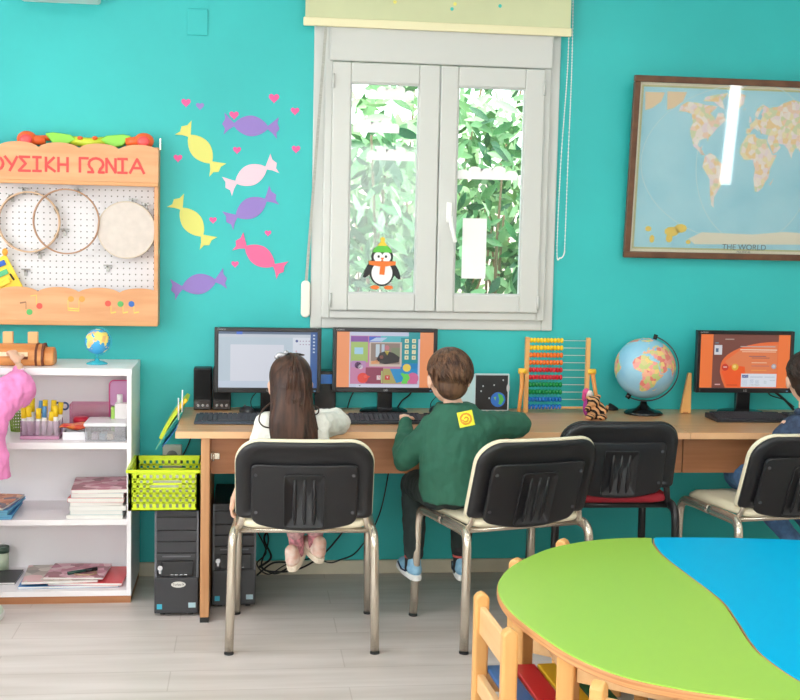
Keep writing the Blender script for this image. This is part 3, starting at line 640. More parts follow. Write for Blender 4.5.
def scr2(L, R, C):
    L(R(0, 0, 1, 1), (252, 158, 104)); L(R(.13, 0, .86, 1), (206, 212, 236)); L(R(.14, .06, .84, .93), (206, 130, 170))
    L(R(.145, .45, .32, .9), (170, 200, 110)); L(R(.145, .82, .32, .92), (140, 80, 170)); L(R(.33, .8, .56, .92), (60, 100, 210)); L(R(.45, .8, .84, .93), (90, 190, 200)); L([(.33, .83), (.4, .9), (.52, .9), (.46, .83)], (190, 210, 240))
    L(R(.66, .42, .84, .9), (30, 150, 160)); L(R(.74, .88, .86, 1), (30, 160, 165)); L(R(.66, .2, .84, .44), (40, 140, 200)); L(R(.48, .07, .66, .34), (180, 170, 100)); L(R(.3, .07, .48, .36), (150, 60, 90)); L([(.55, .34), (.84, .34), (.84, .2), (.62, .08)], (40, 150, 210))
    L(C(.79, .17, .06), (220, 110, 160)); L(R(.335, .38, .67, .82), (214, 196, 184)); L(R(.35, .42, .65, .8), (150, 130, 120)); L(R(.4, .55, .44, .78), (200, 215, 225)); L(R(.46, .6, .49, .78), (190, 205, 220)); L(R(.56, .55, .65, .72), (130, 140, 110))
    L([(.4, .47), (.44, .62), (.5, .66), (.58, .63), (.65, .55), (.64, .46), (.5, .42)], (44, 40, 44)); L(C(.515, .72, .025), (200, 120, 130)); L([(.49, .66), (.54, .66), (.52, .58)], (220, 200, 100)); L(C(.46, .55, .02), (160, 110, 100)); L(R(.35, .42, .44, .48), (230, 180, 140)); L([(.36, .47), (.42, .5), (.42, .44), (.36, .42)], (230, 160, 110))
    L(R(.18, .6, .27, .72), (170, 215, 240)); L(R(.15, .36, .3, .48), (190, 140, 190)); L(C(.22, .4, .035), (60, 50, 60)); L(C(.245, .37, .025), (220, 210, 220))
    for j in range(4):
        for i in range(2): L(R(.70+i*.075, .51+j*.1, .74+i*.075, .58+j*.1), (240, 236, 190)); L(R(.712+i*.075, .53+j*.1, .728+i*.075, .56+j*.1), (130, 130, 130))
    L(C(.27, .17, .055), (240, 70, 60)); L(C(.30, .2, .02), (250, 120, 110)); L([(.31, .15), (.35, .2), (.31, .22)], (240, 80, 70))
    L(R(.415, .14, .455, .22), (236, 220, 224)); L(R(.425, .16, .45, .22), (220, 70, 90)); L(R(.5, .14, .55, .22), (210, 50, 60)); L([(.515, .2), (.535, .2), (.525, .16)], (255, 255, 255)); L(R(.46, .08, .475, .3), (180, 200, 120))
    L(C(.725, .36, .042), (244, 216, 90)); L([(.66, .25), (.68, .27), (.7, .25), (.74, .25), (.76, .17), (.73, .1), (.735, .07), (.67, .07), (.69, .18)], (110, 220, 90))
    L(R(.2, .0, .85, .05), (220, 222, 240)); L(R(.23, .025, .25, .04), (60, 60, 90))
def scr3(L, R, C):
    L(R(0, 0, 1, 1), (255, 128, 62)); L(R(.14, 0, .87, 1), (128, 72, 62))
    big = [(.87, .87)] + [(.87+.0-.64*sin(a*pi/2/14), .40+.47*cos(a*pi/2/14)) for a in range(1, 15)] + [(.225, .3), (.25, .15), (.29, 0), (.87, 0)]
    L(big, (248, 116, 60)); L([(.28, .5), (.45, .72), (.7, .8), (.86, .82), (.86, .3), (.4, .2)], (240, 134, 84)); L([(.24, .3), (.34, .42), (.5, .4), (.52, .02), (.31, .02)], (255, 96, 34))
    L(R(.155, .62, .24, .8), (226, 226, 232)); L(R(.17, .67, .2, .74), (90, 110, 140)); L(R(.27, .9, .37, .92), (190, 170, 160)); L(R(.16, .83, .2, .85), (110, 150, 170))
    L(C(.28, .385, .038), (214, 56, 40)); L(R(.26, .38, .30, .4), (250, 210, 200)); L(C(.39, .39, .038), (240, 180, 60)); L(C(.385, .4, .018), (252, 220, 130))
    L(R(.44, .77, .83, .785), (200, 190, 190)); L(R(.44, .71, .85, .725), (255, 240, 220)); L(R(.46, .675, .84, .688), (255, 210, 180)); L(R(.54, .59, .73, .602), (110, 90, 110)); L(R(.57, .56, .77, .572), (150, 90, 90)); L(R(.57, .47, .74, .482), (255, 220, 190)); L(R(.57, .41, .77, .422), (190, 110, 120)); L(R(.57, .33, .74, .34), (255, 180, 90)); L(C(.82, .41, .028), (176, 176, 190)); L(C(.82, .41, .014), (240, 230, 220)); L(R(.17, .055, .23, .075), (240, 190, 190)); L(R(.3, .05, .42, .06), (170, 50, 30))
    L(R(.46, .02, .855, .27), (232, 238, 248)); L(R(.47, .19, .54, .25), (30, 60, 140)); L(R(.47, .04, .53, .16), (190, 200, 220)); L(R(.56, .05, .67, .07), (60, 70, 90)); L(R(.56, .09, .6, .17), (120, 150, 190)); L(R(.62, .08, .66, .15), (140, 160, 190)); L(C(.73, .11, .02), (170, 190, 190)); L(R(.78, .14, .84, .15), (170, 180, 190)); L(R(.56, .2, .7, .215), (170, 180, 200)); L(R(.72, .2, .84, .215), (190, 200, 215))
q = at(268, 360.5, -.17); monitor(q.x, q.z, 'black monitor showing a pale blank page, left of the three', scr1)
q = at(385.3, 360.5, -.17); monitor(q.x, q.z, 'black monitor with a colourful learning game on its screen', scr2)
q = at(745.5, 362, -.17); monitor(q.x, q.z, 'black monitor with an orange program page on its screen', scr3)

# ------------------------------------------------------------------ keyboards, mice
kd = None
def keyboard(cx, cy, w, lab, rz=0, m1=None):
    t = thing('keyboard', lab, 'keyboard', (cx, cy, DZ), rz)
    kb = m1 or mat('keyboard_black', (36, 38, 44), .5)
    mb = MB(); mb.prism([(-.078, 0), (.078, 0), (.078, .022), (.06, .024), (-.07, .010), (-.078, .008)], (-w/2, 0, 0), Y_, Z_, (w, 0, 0)); mb.build('keyboard_case', kb, t, bevel=.003, world=False)
    n = int(w/.0195)-1
    for nm_, c0, c1 in (('keys', 0, int(n*.72-.6)+1), ('number_keys', int(n*.72+.6)+1, n)):
        k = MB()
        for r in range(6):
            y = -.062+r*.0195+(.008 if r == 5 else 0); z = .0095+(y+.07)*.107
            for c in range(c0, c1):
                x = -w/2+.014+c*(w-.028)/n
                if r == 0 and 3 < c < n*.45:
                    if c == 4: k.box((x, y, z), (x+(int(n*.45)-3)*.0195, y+.016, z+.007))
                    continue
                k.box((x, y, z), (x+(w-.028)/n-.003, y+.016, z+.007))
        k.build(nm_, mat('key_black', (52, 54, 62), .5), t, world=False)
    return t
keyboard(-.205+.225, -.445, .45, 'slate grey keyboard in front of the monitor with the blank page', radians(-2), mat('keyboard_slate', (58, 64, 76), .5))
keyboard(.40+.225, -.425, .44, 'black keyboard in front of the boy in the green sweatshirt', radians(1))
keyboard(2.215, -.345, .45, 'black keyboard in front of the orange-screened monitor', radians(-2))
def mouse(p, lab, rz=0):
    t = thing('computer_mouse', lab, 'computer mouse', (p[0], p[1], DZ), rz)
    mb = MB(); mb.loft([((0, 0, 0), .028, .05), ((0, 0, .01), .03, .053), ((0, -.003, .022), .026, .045), ((0, -.006, .031), .014, .026), ((0, -.006, .033), .004, .01)], 20); mb.build('mouse_body', mat('mouse_black', (38, 38, 42), .35), t, world=False)
    MB().cyl((-.003, .028, .028), (.003, .028, .028), .007).build('wheel', mat('mouse_grey', (110, 110, 115)), t, world=False)
cab = mat('cable_black', (26, 26, 28), .5)
def cable(pts, lab, r=.003, cat='cable', name='cable'):
    o = MB().tube(bez(pts, 10), r, 6).build(name, cab); tag(o, lab, cat); return o
mouse((.0, -.21), 'small black mouse behind the slate keyboard, under the left monitor', .3)
mouse((.815, -.16), 'small black mouse right of the middle monitor base', -.2)
mouse((.31, -.39), 'black mouse under the fingers of the girl in the white top', .1)
mouse((2.50, -.33), 'black mouse right of the keyboard on the right desk', .1)
cable([(.02, -.165, DZ+.02), (.02, -.10, DZ+.05), (.06, -.06, DZ+.10), (.07, -.05, DZ+.16)], 'thin black mouse cable rising behind the left monitor', .002)
cable([(.09, -.11, DZ+.03), (.10, -.10, DZ+.05), (.16, -.09, DZ+.06), (.21, -.10, DZ+.055), (.245, -.12, DZ+.045)], 'thick black cable bundle arching behind the left monitor stand', .006)
cable([(.80, -.11, DZ+.02), (.81, -.08, DZ+.04), (.86, -.05, DZ+.08), (.90, -.04, DZ+.10), (.95, -.03, DZ+.10)], 'thin black mouse cable curving right of middle monitor', .002)
cable([(.44, -.05, DZ+.005), (.45, -.07, DZ+.05), (.48, -.07, DZ+.11), (.50, -.08, DZ+.15)], 'thin black cable hanging behind middle monitor, left side', .003)
cable([(.69, -.08, DZ+.15), (.72, -.07, DZ+.11), (.715, -.06, DZ+.07), (.68, -.06, DZ+.04), (.66, -.05, DZ+.005)], 'thin black cable hanging behind middle monitor, right side', .0035)
cable([(2.27, -.08, DZ+.14), (2.32, -.07, DZ+.115), (2.38, -.06, DZ+.10), (2.45, -.05, DZ+.055), (2.5, -.05, DZ+.005)], 'thick black cable sagging under the orange-screened monitor', .006)
cable([(2.36, -.08, DZ+.11), (2.36, -.1, DZ+.08), (2.42, -.12, DZ+.06), (2.46, -.14, DZ+.03)], 'thin black cable right of the right monitor stand', .003)

# ------------------------------------------------------------------ speakers
def speaker(px0, px1, pyt, lab):
    a = at(px0, pyt, -.12); b = at(px1, pyt, -.12); x0, x1, z1 = a.x, b.x, a.z
    t = thing('loudspeaker', lab, 'speaker', ((x0+x1)/2, -.07, DZ), 0)
    MB().box((x0, -.105, DZ), (x1, -.02, z1)).build('speaker_case', blackp, t, bevel=.005)
    MB().box((x0+.004, -.110, DZ+.048), (x1-.004, -.104, z1-.004)).build('grille', mat('grille_cloth', (20, 20, 22), .9, bump=.6, bscale=700), t, bevel=.002)
    MB().box((x0+.003, -.112, DZ+.004), (x1-.003, -.105, DZ+.044)).build('control_strip', mat('speaker_gloss', (70, 66, 66), .12), t, bevel=.002)
    for k in range(3): MB().cyl((x0+.02+k*.02, -.118, DZ+.022), (x0+.02+k*.02, -.111, DZ+.022), .006).build('knob', mat('knob_silver', (150, 150, 152), .25, metal=.8), t)
speaker(193.5, 211.5, 368.5, 'small black loudspeaker at the left end of the desk')
speaker(212.5, 231, 368.5, 'small black loudspeaker half hidden behind the left monitor')
a = at(315, 371, -.12); b = at(334, 371, -.12)
t = thing('black_device', 'slim black desktop unit with bright blue panel between two monitors', 'electronic device', ((a.x+b.x)/2, -.08, DZ))
MB().box((a.x, -.12, DZ), (b.x+.01, -.02, a.z)).build('casing', blackg, t, bevel=.004)
MB().box((a.x+.002, -.124, a.z-.055), (b.x+.008, -.119, a.z-.014)).build('blue_panel', mat('panel_blue', (40, 120, 210), .3), t, bevel=.001)

# ------------------------------------------------------------------ space book
p0, p1 = at(470, 409, -.13), at(511, 376, -.13)
t = thing('picture_book', 'open picture book with a black starry page and planet earth', 'book', ((p0.x+p1.x)/2, -.1, DZ))
bx0, bx1, bz1 = p0.x, p1.x, p1.z; mid = at(477, 400, -.13).x
MB().box((bx0-.09, -.075, DZ), (mid, -.062, bz1), ry=0).build('left_page', mat('page_aqua', (190, 222, 226), .5), t, bevel=.001)
MB().box((mid, -.08, DZ), (bx1+.004, -.06, bz1+.003)).build('cover', mat('cover_grey', (196, 210, 214), .5), t, bevel=.001)
sp = [mat('space_black', (22, 22, 26), .4), mat('earth_blue', (40, 110, 200), .4), mat('earth_green', (80, 180, 80), .4), mat('moon_grey', (190, 195, 200), .5), mat('earth_green2', (120, 200, 90), .4)]
O = V3(((mid+bx1)/2, -.08, DZ)); w2 = (bx1-mid)/2; hh = bz1-DZ
it = [([(-w2+.002, .003), (w2-.002, .003), (w2-.002, hh-.003), (-w2+.002, hh-.003)], 0)]
e = at(498, 399.5, -.08); ex, ez = e.x-O.x, e.z-DZ
it += [(disc(ex, ez, .033, .033), 1), ([(ex-.002, ez+.028), (ex+.018, ez+.02), (ex+.027, ez), (ex+.014, ez-.024), (ex+.002, ez-.02), (ex+.006, ez)], 2), ([(ex-.02, ez+.01), (ex-.01, ez+.012), (ex-.012, ez-.004)], 4)]
m3 = at(508, 388, -.08); it += [(disc(m3.x-O.x, m3.z-DZ, .007, .018), 3)]
for px, py in ((483, 386), (481, 391), (494, 385), (489, 398), (503, 380)): q = at(px, py, -.08); it.append((disc(q.x-O.x, q.z-DZ, .0035, .004, 8), 3))
flatmb(it, O).build('space_page', sp, t)

# ------------------------------------------------------------------ abacus
ab = thing('abacus', 'tall wooden abacus with ten rows of coloured beads', 'abacus', (1.38, -.12, DZ))
ya = -.13; xl = at(526.3, 380, ya).x; xr = at(587, 380, ya).x; zt = at(526, 337, ya).z
for x in (xl, xr): MB().box((x-.0095, ya-.011, DZ), (x+.0095, ya+.011, zt)).build('upright', beech, ab, bevel=.003)
MB().box((xl, ya-.006, DZ+.018), (xr, ya+.006, DZ+.026)).build('lower_rail', beech, ab)
for x, s in ((xl, -1), (xr, 1)):
    zk = at(520, 371, ya).z
    MB().cyl((x, ya-.004, zk), (x+s*.036, ya-.004, zk), .0125, seg=16).build('pivot', mat('pivot_yellow', (246, 196, 60), .4), ab)
    q = MB(); q.tube([(x+s*.022, ya-.0, zk+.008), (x+s*.026, ya-.03, zk-.06), (x+s*.042, -.075 if False else ya-.055, DZ+.008)], [.010, .009, .008], 10); q.build('stand_leg', mat('abacus_leg', (224, 150, 76), .4), ab)
bc = [('yellow', (252, 208, 40)), ('orange', (244, 120, 40)), ('red', (214, 34, 50)), ('green', (10, 140, 70)), ('blue', (20, 110, 190))]
for i in range(10):
    z = at(555, 340.5+i*7.35, ya).z; nm, c = bc[i//2]; bm_ = mat('bead_'+nm, c, .25)
    r = MB().cyl((xl+.009, ya, z), (xr-.009, ya, z), .0018, seg=6).build('rod', mat('rod_white', (226, 226, 222), .3, metal=.3), ab)
    for k in range(10):
        x = xl+.0175+k*.0152; MB().lathe((x, ya, z), [(.003, -.0074), (.0085, -.0062), (.0118, -.002), (.0118, .002), (.0085, .0062), (.003, .0074)], 14, rot=Matrix.Rotation(pi/2, 3, 'Y')).build('bead', bm_, r)

# ------------------------------------------------------------------ plush tiger + doll
tg = bpy.data.materials.new('tiger_fur'); tg.use_nodes = True; nt = tg.node_tree; b = nt.nodes['Principled BSDF']; b.inputs['Roughness'].default_value = .9
tc = nt.nodes.new('ShaderNodeTexCoord'); wv = nt.nodes.new('ShaderNodeTexWave'); wv.inputs['Scale'].default_value = 22; wv.inputs['Distortion'].default_value = 4; wv.inputs['Detail'].default_value = 2; wv.inputs['Detail Scale'].default_value = 1; wv.bands_direction = 'DIAGONAL'
cr = nt.nodes.new('ShaderNodeValToRGB'); cr.color_ramp.interpolation = 'CONSTANT'; cr.color_ramp.elements[0].color = lin((38, 26, 22)); cr.color_ramp.elements[1].position = .47; cr.color_ramp.elements[1].color = lin((214, 160, 110))
nt.links.new(tc.outputs['Object'], wv.inputs['Vector']); nt.links.new(wv.outputs['Fac'], cr.inputs[0]); nt.links.new(cr.outputs[0], b.inputs['Base Color'])
p = atz(595, 419, DZ); ti = thing('plush_tiger', 'small striped plush tiger sitting on the desk beside the abacus', 'plush toy', (p.x, p.y, DZ))
x, y = p.x, p.y
m = MB(); m.ell((x, y+.01, DZ+.035), (.034, .035, .038)); m.ell((x-.012, y-.01, DZ+.078), (.028, .026, .024)); m.ell((x-.034, y-.01, DZ+.092), .010); m.ell((x+.010, y-.01, DZ+.098), .010); m.ell((x-.03, y-.025, DZ+.012), (.02, .02, .013)); m.ell((x+.022, y-.03, DZ+.012), (.022, .02, .013)); m.limb([((x+.03, y+.02, DZ+.02), .01), ((x+.05, y+.01, DZ+.03), .008), ((x+.052, y, DZ+.055), .007)])
m.limb([((x+.02, y-.005, DZ+.06), .014), ((x+.034, y-.02, DZ+.035), .012)]); m.limb([((x-.026, y-.005, DZ+.06), .012), ((x-.042, y-.02, DZ+.045), .011)])
organic('tiger_body', m, tg, ti, .003, 3)
p = V3((x-.012, y+.075, DZ)); dl = thing('small_doll', 'little purple and pink doll sitting behind the plush tiger', 'doll', p)
m = MB(); m.ell(p+V3((0, 0, .04)), (.022, .018, .042)); organic('dress', m, mat('doll_purple', (160, 50, 140), .7), dl, .003, 2)
m = MB(); m.ell(p+V3((0.004, -.004, .098)), (.016, .016, .018)); m.cyl(p+V3((0, 0, .07)), p+V3((0, 0, .09)), .007); m.build('doll_head', mat('doll_skin', (232, 206, 196), .6), dl)
m = MB(); m.ell(p+V3((-.008, .004, .105)), (.017, .016, .018)); m.ell(p+V3((-.018, .004, .085)), (.008, .01, .02)); m.build('doll_hair', mat('doll_hair', (214, 80, 140), .8), dl)
p = atz(612, 410, DZ); o = MB().loft([((p.x, p.y, DZ), .03, .022), ((p.x, p.y, DZ+.01), .028, .02), ((p.x-.005, p.y, DZ+.022), .014, .01), ((p.x-.01, p.y, DZ+.03), .004, .004)], 14).build('black_object', blackp); tag(o, 'low black object lying right behind the plush tiger', 'small object')

# ------------------------------------------------------------------ globes
def pip(x, y, poly):
    c = False; n = len(poly); j = n-1
    for i in range(n):
        xi, yi = poly[i]; xj, yj = poly[j]
        if (yi > y) != (yj > y) and x < (xj-xi)*(y-yi)/(yj-yi)+xi: c = not c
        j = i
    return c
def globe_mesh(c, R, lon0, lat0, tilt, step=2.5):
    """viewer sees lon0/lat0 in the middle; axis leans right by tilt"""
    mb = MB(); nl = int(360/step); nb = int(180/step); vs = []; 
    vd = (CPOS-V3(c)).normalized(); r = V3((-vd.y, vd.x, 0)).normalized(); u = vd.cross(r); 
    def d(lo, la):
        a = radians(lo-lon0); b = radians(la); p = V3((cos(b)*sin(a), cos(b)*cos(a), sin(b)))   # x right, y towards viewer, z up
        l = radians(lat0); p = V3((p.x, p.y*cos(l)+p.z*sin(l), -p.y*sin(l)+p.z*cos(l)))
        p = V3((p.x*cos(tilt)+p.z*sin(tilt), p.y, -p.x*sin(tilt)+p.z*cos(tilt)))
        return V3(c)+(r*p.x+vd*p.y+u*p.z)*R
    for j in range(nb+1):
        for i in range(nl): vs.append(d(-180+i*step, -90+j*step))
    fs = {0: [], 1: []}
    for j in range(nb):
        la = -90+(j+.5)*step
        for i in range(nl):
            lo = -180+(i+.5)*step; i2 = (i+1) % nl
            L = any(pip(lo, la, q) for q in CONT.values()) or la < -72
            fs[1 if L else 0].append((j*nl+i, j*nl+i2, (j+1)*nl+i2, (j+1)*nl+i))
    mb.add(vs, fs[0], 0, True); o = 0
    for f in fs[1]: mb.f.append(list(f)); mb.m.append(1); mb.sm.append(True)
    return mb, d
gs = mat('globe_sea', (142, 196, 226), .25, rgb2=(160, 208, 230), vscale=(12, 12, 12)); gl = landmat('globe_land', [(240, 160, 150), (238, 206, 130), (230, 130, 120), (214, 204, 140), (242, 180, 150), (196, 206, 130)], 55)
cg = at(645, 368, -.165); RG = .1335
gb = thing('globe', 'large desktop globe on a black stand with curved meridian arm', 'globe', (cg.x+.0, -.165, DZ))
mb, gd = globe_mesh(cg, RG, 10, 14, radians(20), 1.5); mb.build('globe_ball', [gs, gl], gb)
# meridian arm : a half circle round the right side in the view plane
vd = (CPOS-cg).normalized(); rr = V3((-vd.y, vd.x, 0)).normalized(); uu = vd.cross(rr)
arc = [cg+(rr*sin(radians(a))+uu*cos(radians(a)))*(RG+.012) for a in range(16, 212, 6)]
MB().tube(arc, .0052, 8, flat=.6).build('meridian_arm', mat('arm_grey', (60, 64, 68), .3), gb)
for a in (16, 208):
    c1 = cg+(rr*sin(radians(a))+uu*cos(radians(a)))*(RG+.0); c2 = cg+(rr*sin(radians(a))+uu*cos(radians(a)))*(RG+.022); MB().cyl(c1, c2, .009 if a == 16 else .011).build('axis_knob', blackg, gb)
b0 = V3((cg.x, cg.y, DZ)); MB().lathe(b0, [(.085, 0), (.085, .006), (.075, .014), (.035, .024), (.018, .04), (.011, .062)], 36).build('base', blackg, gb)
zb = (cg+(uu*-1)*(RG+.012)).z; MB().cyl(b0+V3((0, 0, .055)), V3((cg.x, cg.y, zb)), .010).build('stem', blackg, gb)

# ------------------------------------------------------------------ wooden wedge bookend
p0 = atz(683, 413, DZ); x0 = p0.x
w = MB(); P = [(0, 0), (.05, 0), (.046, .182), (.030, .182)]
w.prism(P, (at(681, 400, -.15).x, -.15, DZ), X, Z_, (0, .022, 0)); t = thing('wooden_bookend', 'slanted wooden bookend standing between globe and right monitor', 'bookend', (x0+.02, -.14, DZ)); w.build('wedge', beech, t, bevel=.004)
MB().box((at(681, 400, -.15).x+.012, -.152, DZ+.002), (at(681, 400, -.15).x+.035, -.1495, DZ+.008)).build('foot_block', mat('dk_wood', (180, 120, 70), .5), t)

# ------------------------------------------------------------------ PC towers
def tower(x0, x1, y0, top, lab, logo):
    t = thing('computer_tower', lab, 'computer', ((x0+x1)/2, y0+.21, 0)); y1 = y0+.42; W = x1-x0; cx = (x0+x1)/2
    MB().box((x0+.002, y0+.012, .012), (x1-.002, y1, top)).build('tower_case', mat('tower_black', (34, 34, 38), .4), t, bevel=.004)
    fp = mat('tower_front', (46, 46, 50), .35)
    MB().box((x0, y0, .012), (x1, y0+.014, .155)).build('lower_front', fp, t, bevel=.003)
    for k, (a, b_) in enumerate(((.345, .395), (.30, .342), (.255, .297))): MB().box((x0+.008, y0+.003, a), (x1-.008, y0+.014, b_)).build('drive_bay', fp, t, bevel=.002)
    MB().box((x0+.008, y0+.001, .225), (x1-.008, y0+.014, .252)).build('optical_drive', fp, t, bevel=.002)
    MB().box((x0+.03, y0-.001, .238), (x1-.03, y0+.004, .243)).build('drive_lip', mat('lip_grey', (100, 100, 106), .3), t)
    MB().box((x0+.03, y0+.001, .16), (x1-.02, y0+.014, .22)).build('port_panel', mat('port_panel', (24, 24, 27), .25), t, bevel=.002)
    for s in (x0, x1-.008): MB().box((s, y0+.002, .155), (s+.008, y0+.014, top)).build('side_strip', mat('strip_grey', (96, 98, 104), .3), t)
    pb_ = MB().cyl((x0+.022, y0-.004, .195), (x0+.022, y0+.004, .195), .010).build('power_button', mat('silver', (200, 200, 204), .25, metal=.7), t)
    MB().box((x0+.018, y0-.001, .172), (x0+.026, y0+.003, .184)).build('reset_button', mat('silver', (200, 200, 204)), t)
    for k in range(4): MB().box((x0+.062+k*.018, y0-.0005, .166), (x0+.072+k*.018, y0+.002, .169)).build('audio_port', mat('silver', (200, 200, 204)), t)
    if logo:
        lg = MB().prism(disc(0, 0, .028, .012, 30), (cx+.008, y0, .128), X, Z_, (0, -.0015, 0)).build('logo_badge', mat('badge_white', (214, 212, 206), .3), t)
        textmesh('Turbo-X', .013, mat('logo_ink', (40, 40, 44), .5), 'logo_text', (cx+.008, y0-.0017, .128), X, Z_, lg, .0004)
    MB().box((x0+.01, y0-.001, .03), (x0+.03, y0+.001, .05)).build('blue_sticker', mat('sticker_cyan', (60, 170, 196), .4), t)
    MB().box((x1-.038, y0-.001, .035), (x1-.01, y0+.001, .055)).build('grey_sticker', mat('sticker_grey', (170, 200, 210), .4), t)
    for sx_ in (x0+.02, x1-.04):
        for sy in (y0+.03, y1-.05): MB().box((sx_, sy, 0), (sx_+.02, sy+.02, .014)).build('foot', dark, t)
tower(-.352, -.182, -.60, .425, 'black computer tower under the green crate, left of the desk leg', True)
tower(-.13, .043, -.50, .425, 'black computer tower under the desk, right of the wooden desk leg', False)

# ------------------------------------------------------------------ green crate
CRM = mat('crate_lime', (206, 228, 30), .35)
cr_ = thing('plastic_crate', 'lime green slotted plastic crate on top of the computer tower', 'crate', (-.318, -.46, .427))
cx0, cx1, cy0, cy1, cz0, cz1 = -.452, -.178, -.62, -.30, .427, .588
def slotwall(mb, L, H, o, ax, t):
    """wall with slots built from ribs: o origin, ax along, t thickness vec"""
    o = V3(o); ax = V3(ax); t = V3(t); R_ = lambda u0, v0, u1, v1, g=1: mb.prism([(u0, v0), (u1, v0), (u1, v1), (u0, v1)], o, ax, Z_, t*g)
    R_(0, 0, L, .012); R_(0, H-.02, L, H); cols = int(L/.024); w = L/cols
    rows = 7; rh = (H-.032)/rows
    for r in range(1, rows): R_(0, .012+r*rh-.003, L, .012+r*rh+.005)
    for r in range(rows):
        for c in range(cols+1):
            if r in (4, 5) and abs((c-.0)*w-L/2) < .045: continue
            u = min(max(c*w+(w/2 if r % 2 else 0)-.007, 0), L-.014); R_(u, .012+r*rh, u+.014, .012+(r+1)*rh)
    R_(0, 0, .014, H); R_(L-.014, 0, L, H)
def crate_wall(o, ax, t, L): m = MB(); slotwall(m, L, cz1-cz0, o, ax, t); return m
crate_wall((cx0, cy0, cz0), X, (0, .004, 0), cx1-cx0).build('front_side', CRM, cr_)
crate_wall((cx0, cy1, cz0), X, (0, -.004, 0), cx1-cx0).build('back_side', CRM, cr_)
crate_wall((cx0, cy0, cz0), Y_, (.004, 0, 0), cy1-cy0).build('end_side', CRM, cr_); crate_wall((cx1, cy0, cz0), Y_, (-.004, 0, 0), cy1-cy0).build('end_side', CRM, cr_)
MB().box((cx0, cy0, cz0), (cx1, cy1, cz0+.004)).build('bottom', CRM, cr_)
m = MB()
for a, b_ in (((cx0-.008, cy0-.008), (cx1+.002, cy0+.003)), ((cx0-.008, cy1-.003), (cx1+.002, cy1+.008)), ((cx0-.008, cy0), (cx0+.003, cy1)), ((cx1-.003, cy0), (cx1+.002, cy1))): m.box((a[0], a[1], cz1-.012), (b_[0], b_[1], cz1))
m.build('rim', CRM, cr_, bevel=.002)
for zz, col, lab in ((0, (232, 232, 228), 'lowest sheaf of white paper inside the green crate'), (1, (214, 218, 220), 'middle pale grey sheaf of paper inside the green crate'), (2, (240, 240, 236), 'top sheaf of white paper inside the green crate')):
    o = MB().box((cx0+.02+zz*.008, cy0+.03, cz0+.005+zz*.032), (cx1-.02, cy1-.02, cz0+.035+zz*.032), rz=radians(zz*1.5-1)).build('paper_sheaf', mat('sheaf%d' % zz, col, .7)); tag(o, lab, 'paper', 'paper in the green crate')

# socket and leaning folders
a, b = at(163, 444, 0), at(182, 474, 0)
t = thing('wall_socket', 'white electric socket on the wall behind the green crate', 'socket', ((a.x+b.x)/2, 0, b.z)); c = V3(((a.x+b.x)/2, 0, (a.z+b.z)/2+.02))
MB().box((a.x, -.035, b.z), (b.x, 0, a.z)).build('housing', mat('socket_white', (226, 224, 212), .4), t, bevel=.005)
MB().lathe((c.x, -.035, c.z), [(.024, 0), (.024, .006), (.02, .006)], 28, rot=Matrix.Rotation(pi/2, 3, 'X')).build('dial', mat('socket_grey', (140, 146, 140), .4), t)
for sx_ in (-.008, .008): MB().cyl((c.x+sx_, -.046, c.z), (c.x+sx_, -.04, c.z), .003).build('pin_hole', blackg, t)
def sheet(p0, p1, y0, y1, th, m, lab, curve):
    a = V3((p0[0], 0, p0[1])); b_ = V3((p1[0], 0, p1[1])); d = b_-a; n = V3((-d.z, 0, d.x)).normalized(); vs = []
    P = [a+d*k/8+n*curve*sin(pi*k/8) for k in range(9)]; poly = [(p.x, p.z) for p in P]+[(p.x+n.x*th, p.z+n.z*th) for p in reversed(P)]
    o = MB().prism(poly, (0, y0, 0), X, Z_, (0, y1-y0, 0)).build('plastic_folder', m, bevel=.001); tag(o, lab, 'folder', 'folders leaning on the desk end')
fy = -.36
def ax_(px, py): q = at(px, py, fy); return (q.x, q.z)
sheet(ax_(162, 440), ax_(188, 401), fy, fy+.2, .015, mat('folder_lime', (196, 216, 40), .4), 'yellow-green plastic folder, outermost of those leaning on the desk end', .008)
sheet(ax_(178, 411), ax_(188, 400), fy-.016, fy-.002, .013, mat('folder_yellow', (250, 200, 30), .4), 'short yellow strip at the top of the leaning folders', .0)
sheet(ax_(156, 450), ax_(183, 411), fy, fy+.2, .003, mat('folder_mint', (120, 206, 170), .4), 'mint green plastic folder leaning between lime and blue ones', .004)
sheet(ax_(162, 448), ax_(182, 420), fy+.01, fy+.2, .004, mat('folder_blue', (30, 120, 190), .4), 'blue plastic folder leaning nearest the desk edge', -.004)
for a, b_, lab in (((182, 412), (182.5, 390), 'taller white stick poking up from the leaning folders'), ((178.5, 420), (178.5, 398), 'shorter white stick poking up from the leaning folders')):
    o = MB().cyl(at(a[0], a[1], fy-.02), at(b_[0], b_[1], fy-.02), .0028, seg=8).build('white_stick', mat('stick_white', (236, 240, 240), .5)); tag(o, lab, 'stick', 'white sticks beside the desk')

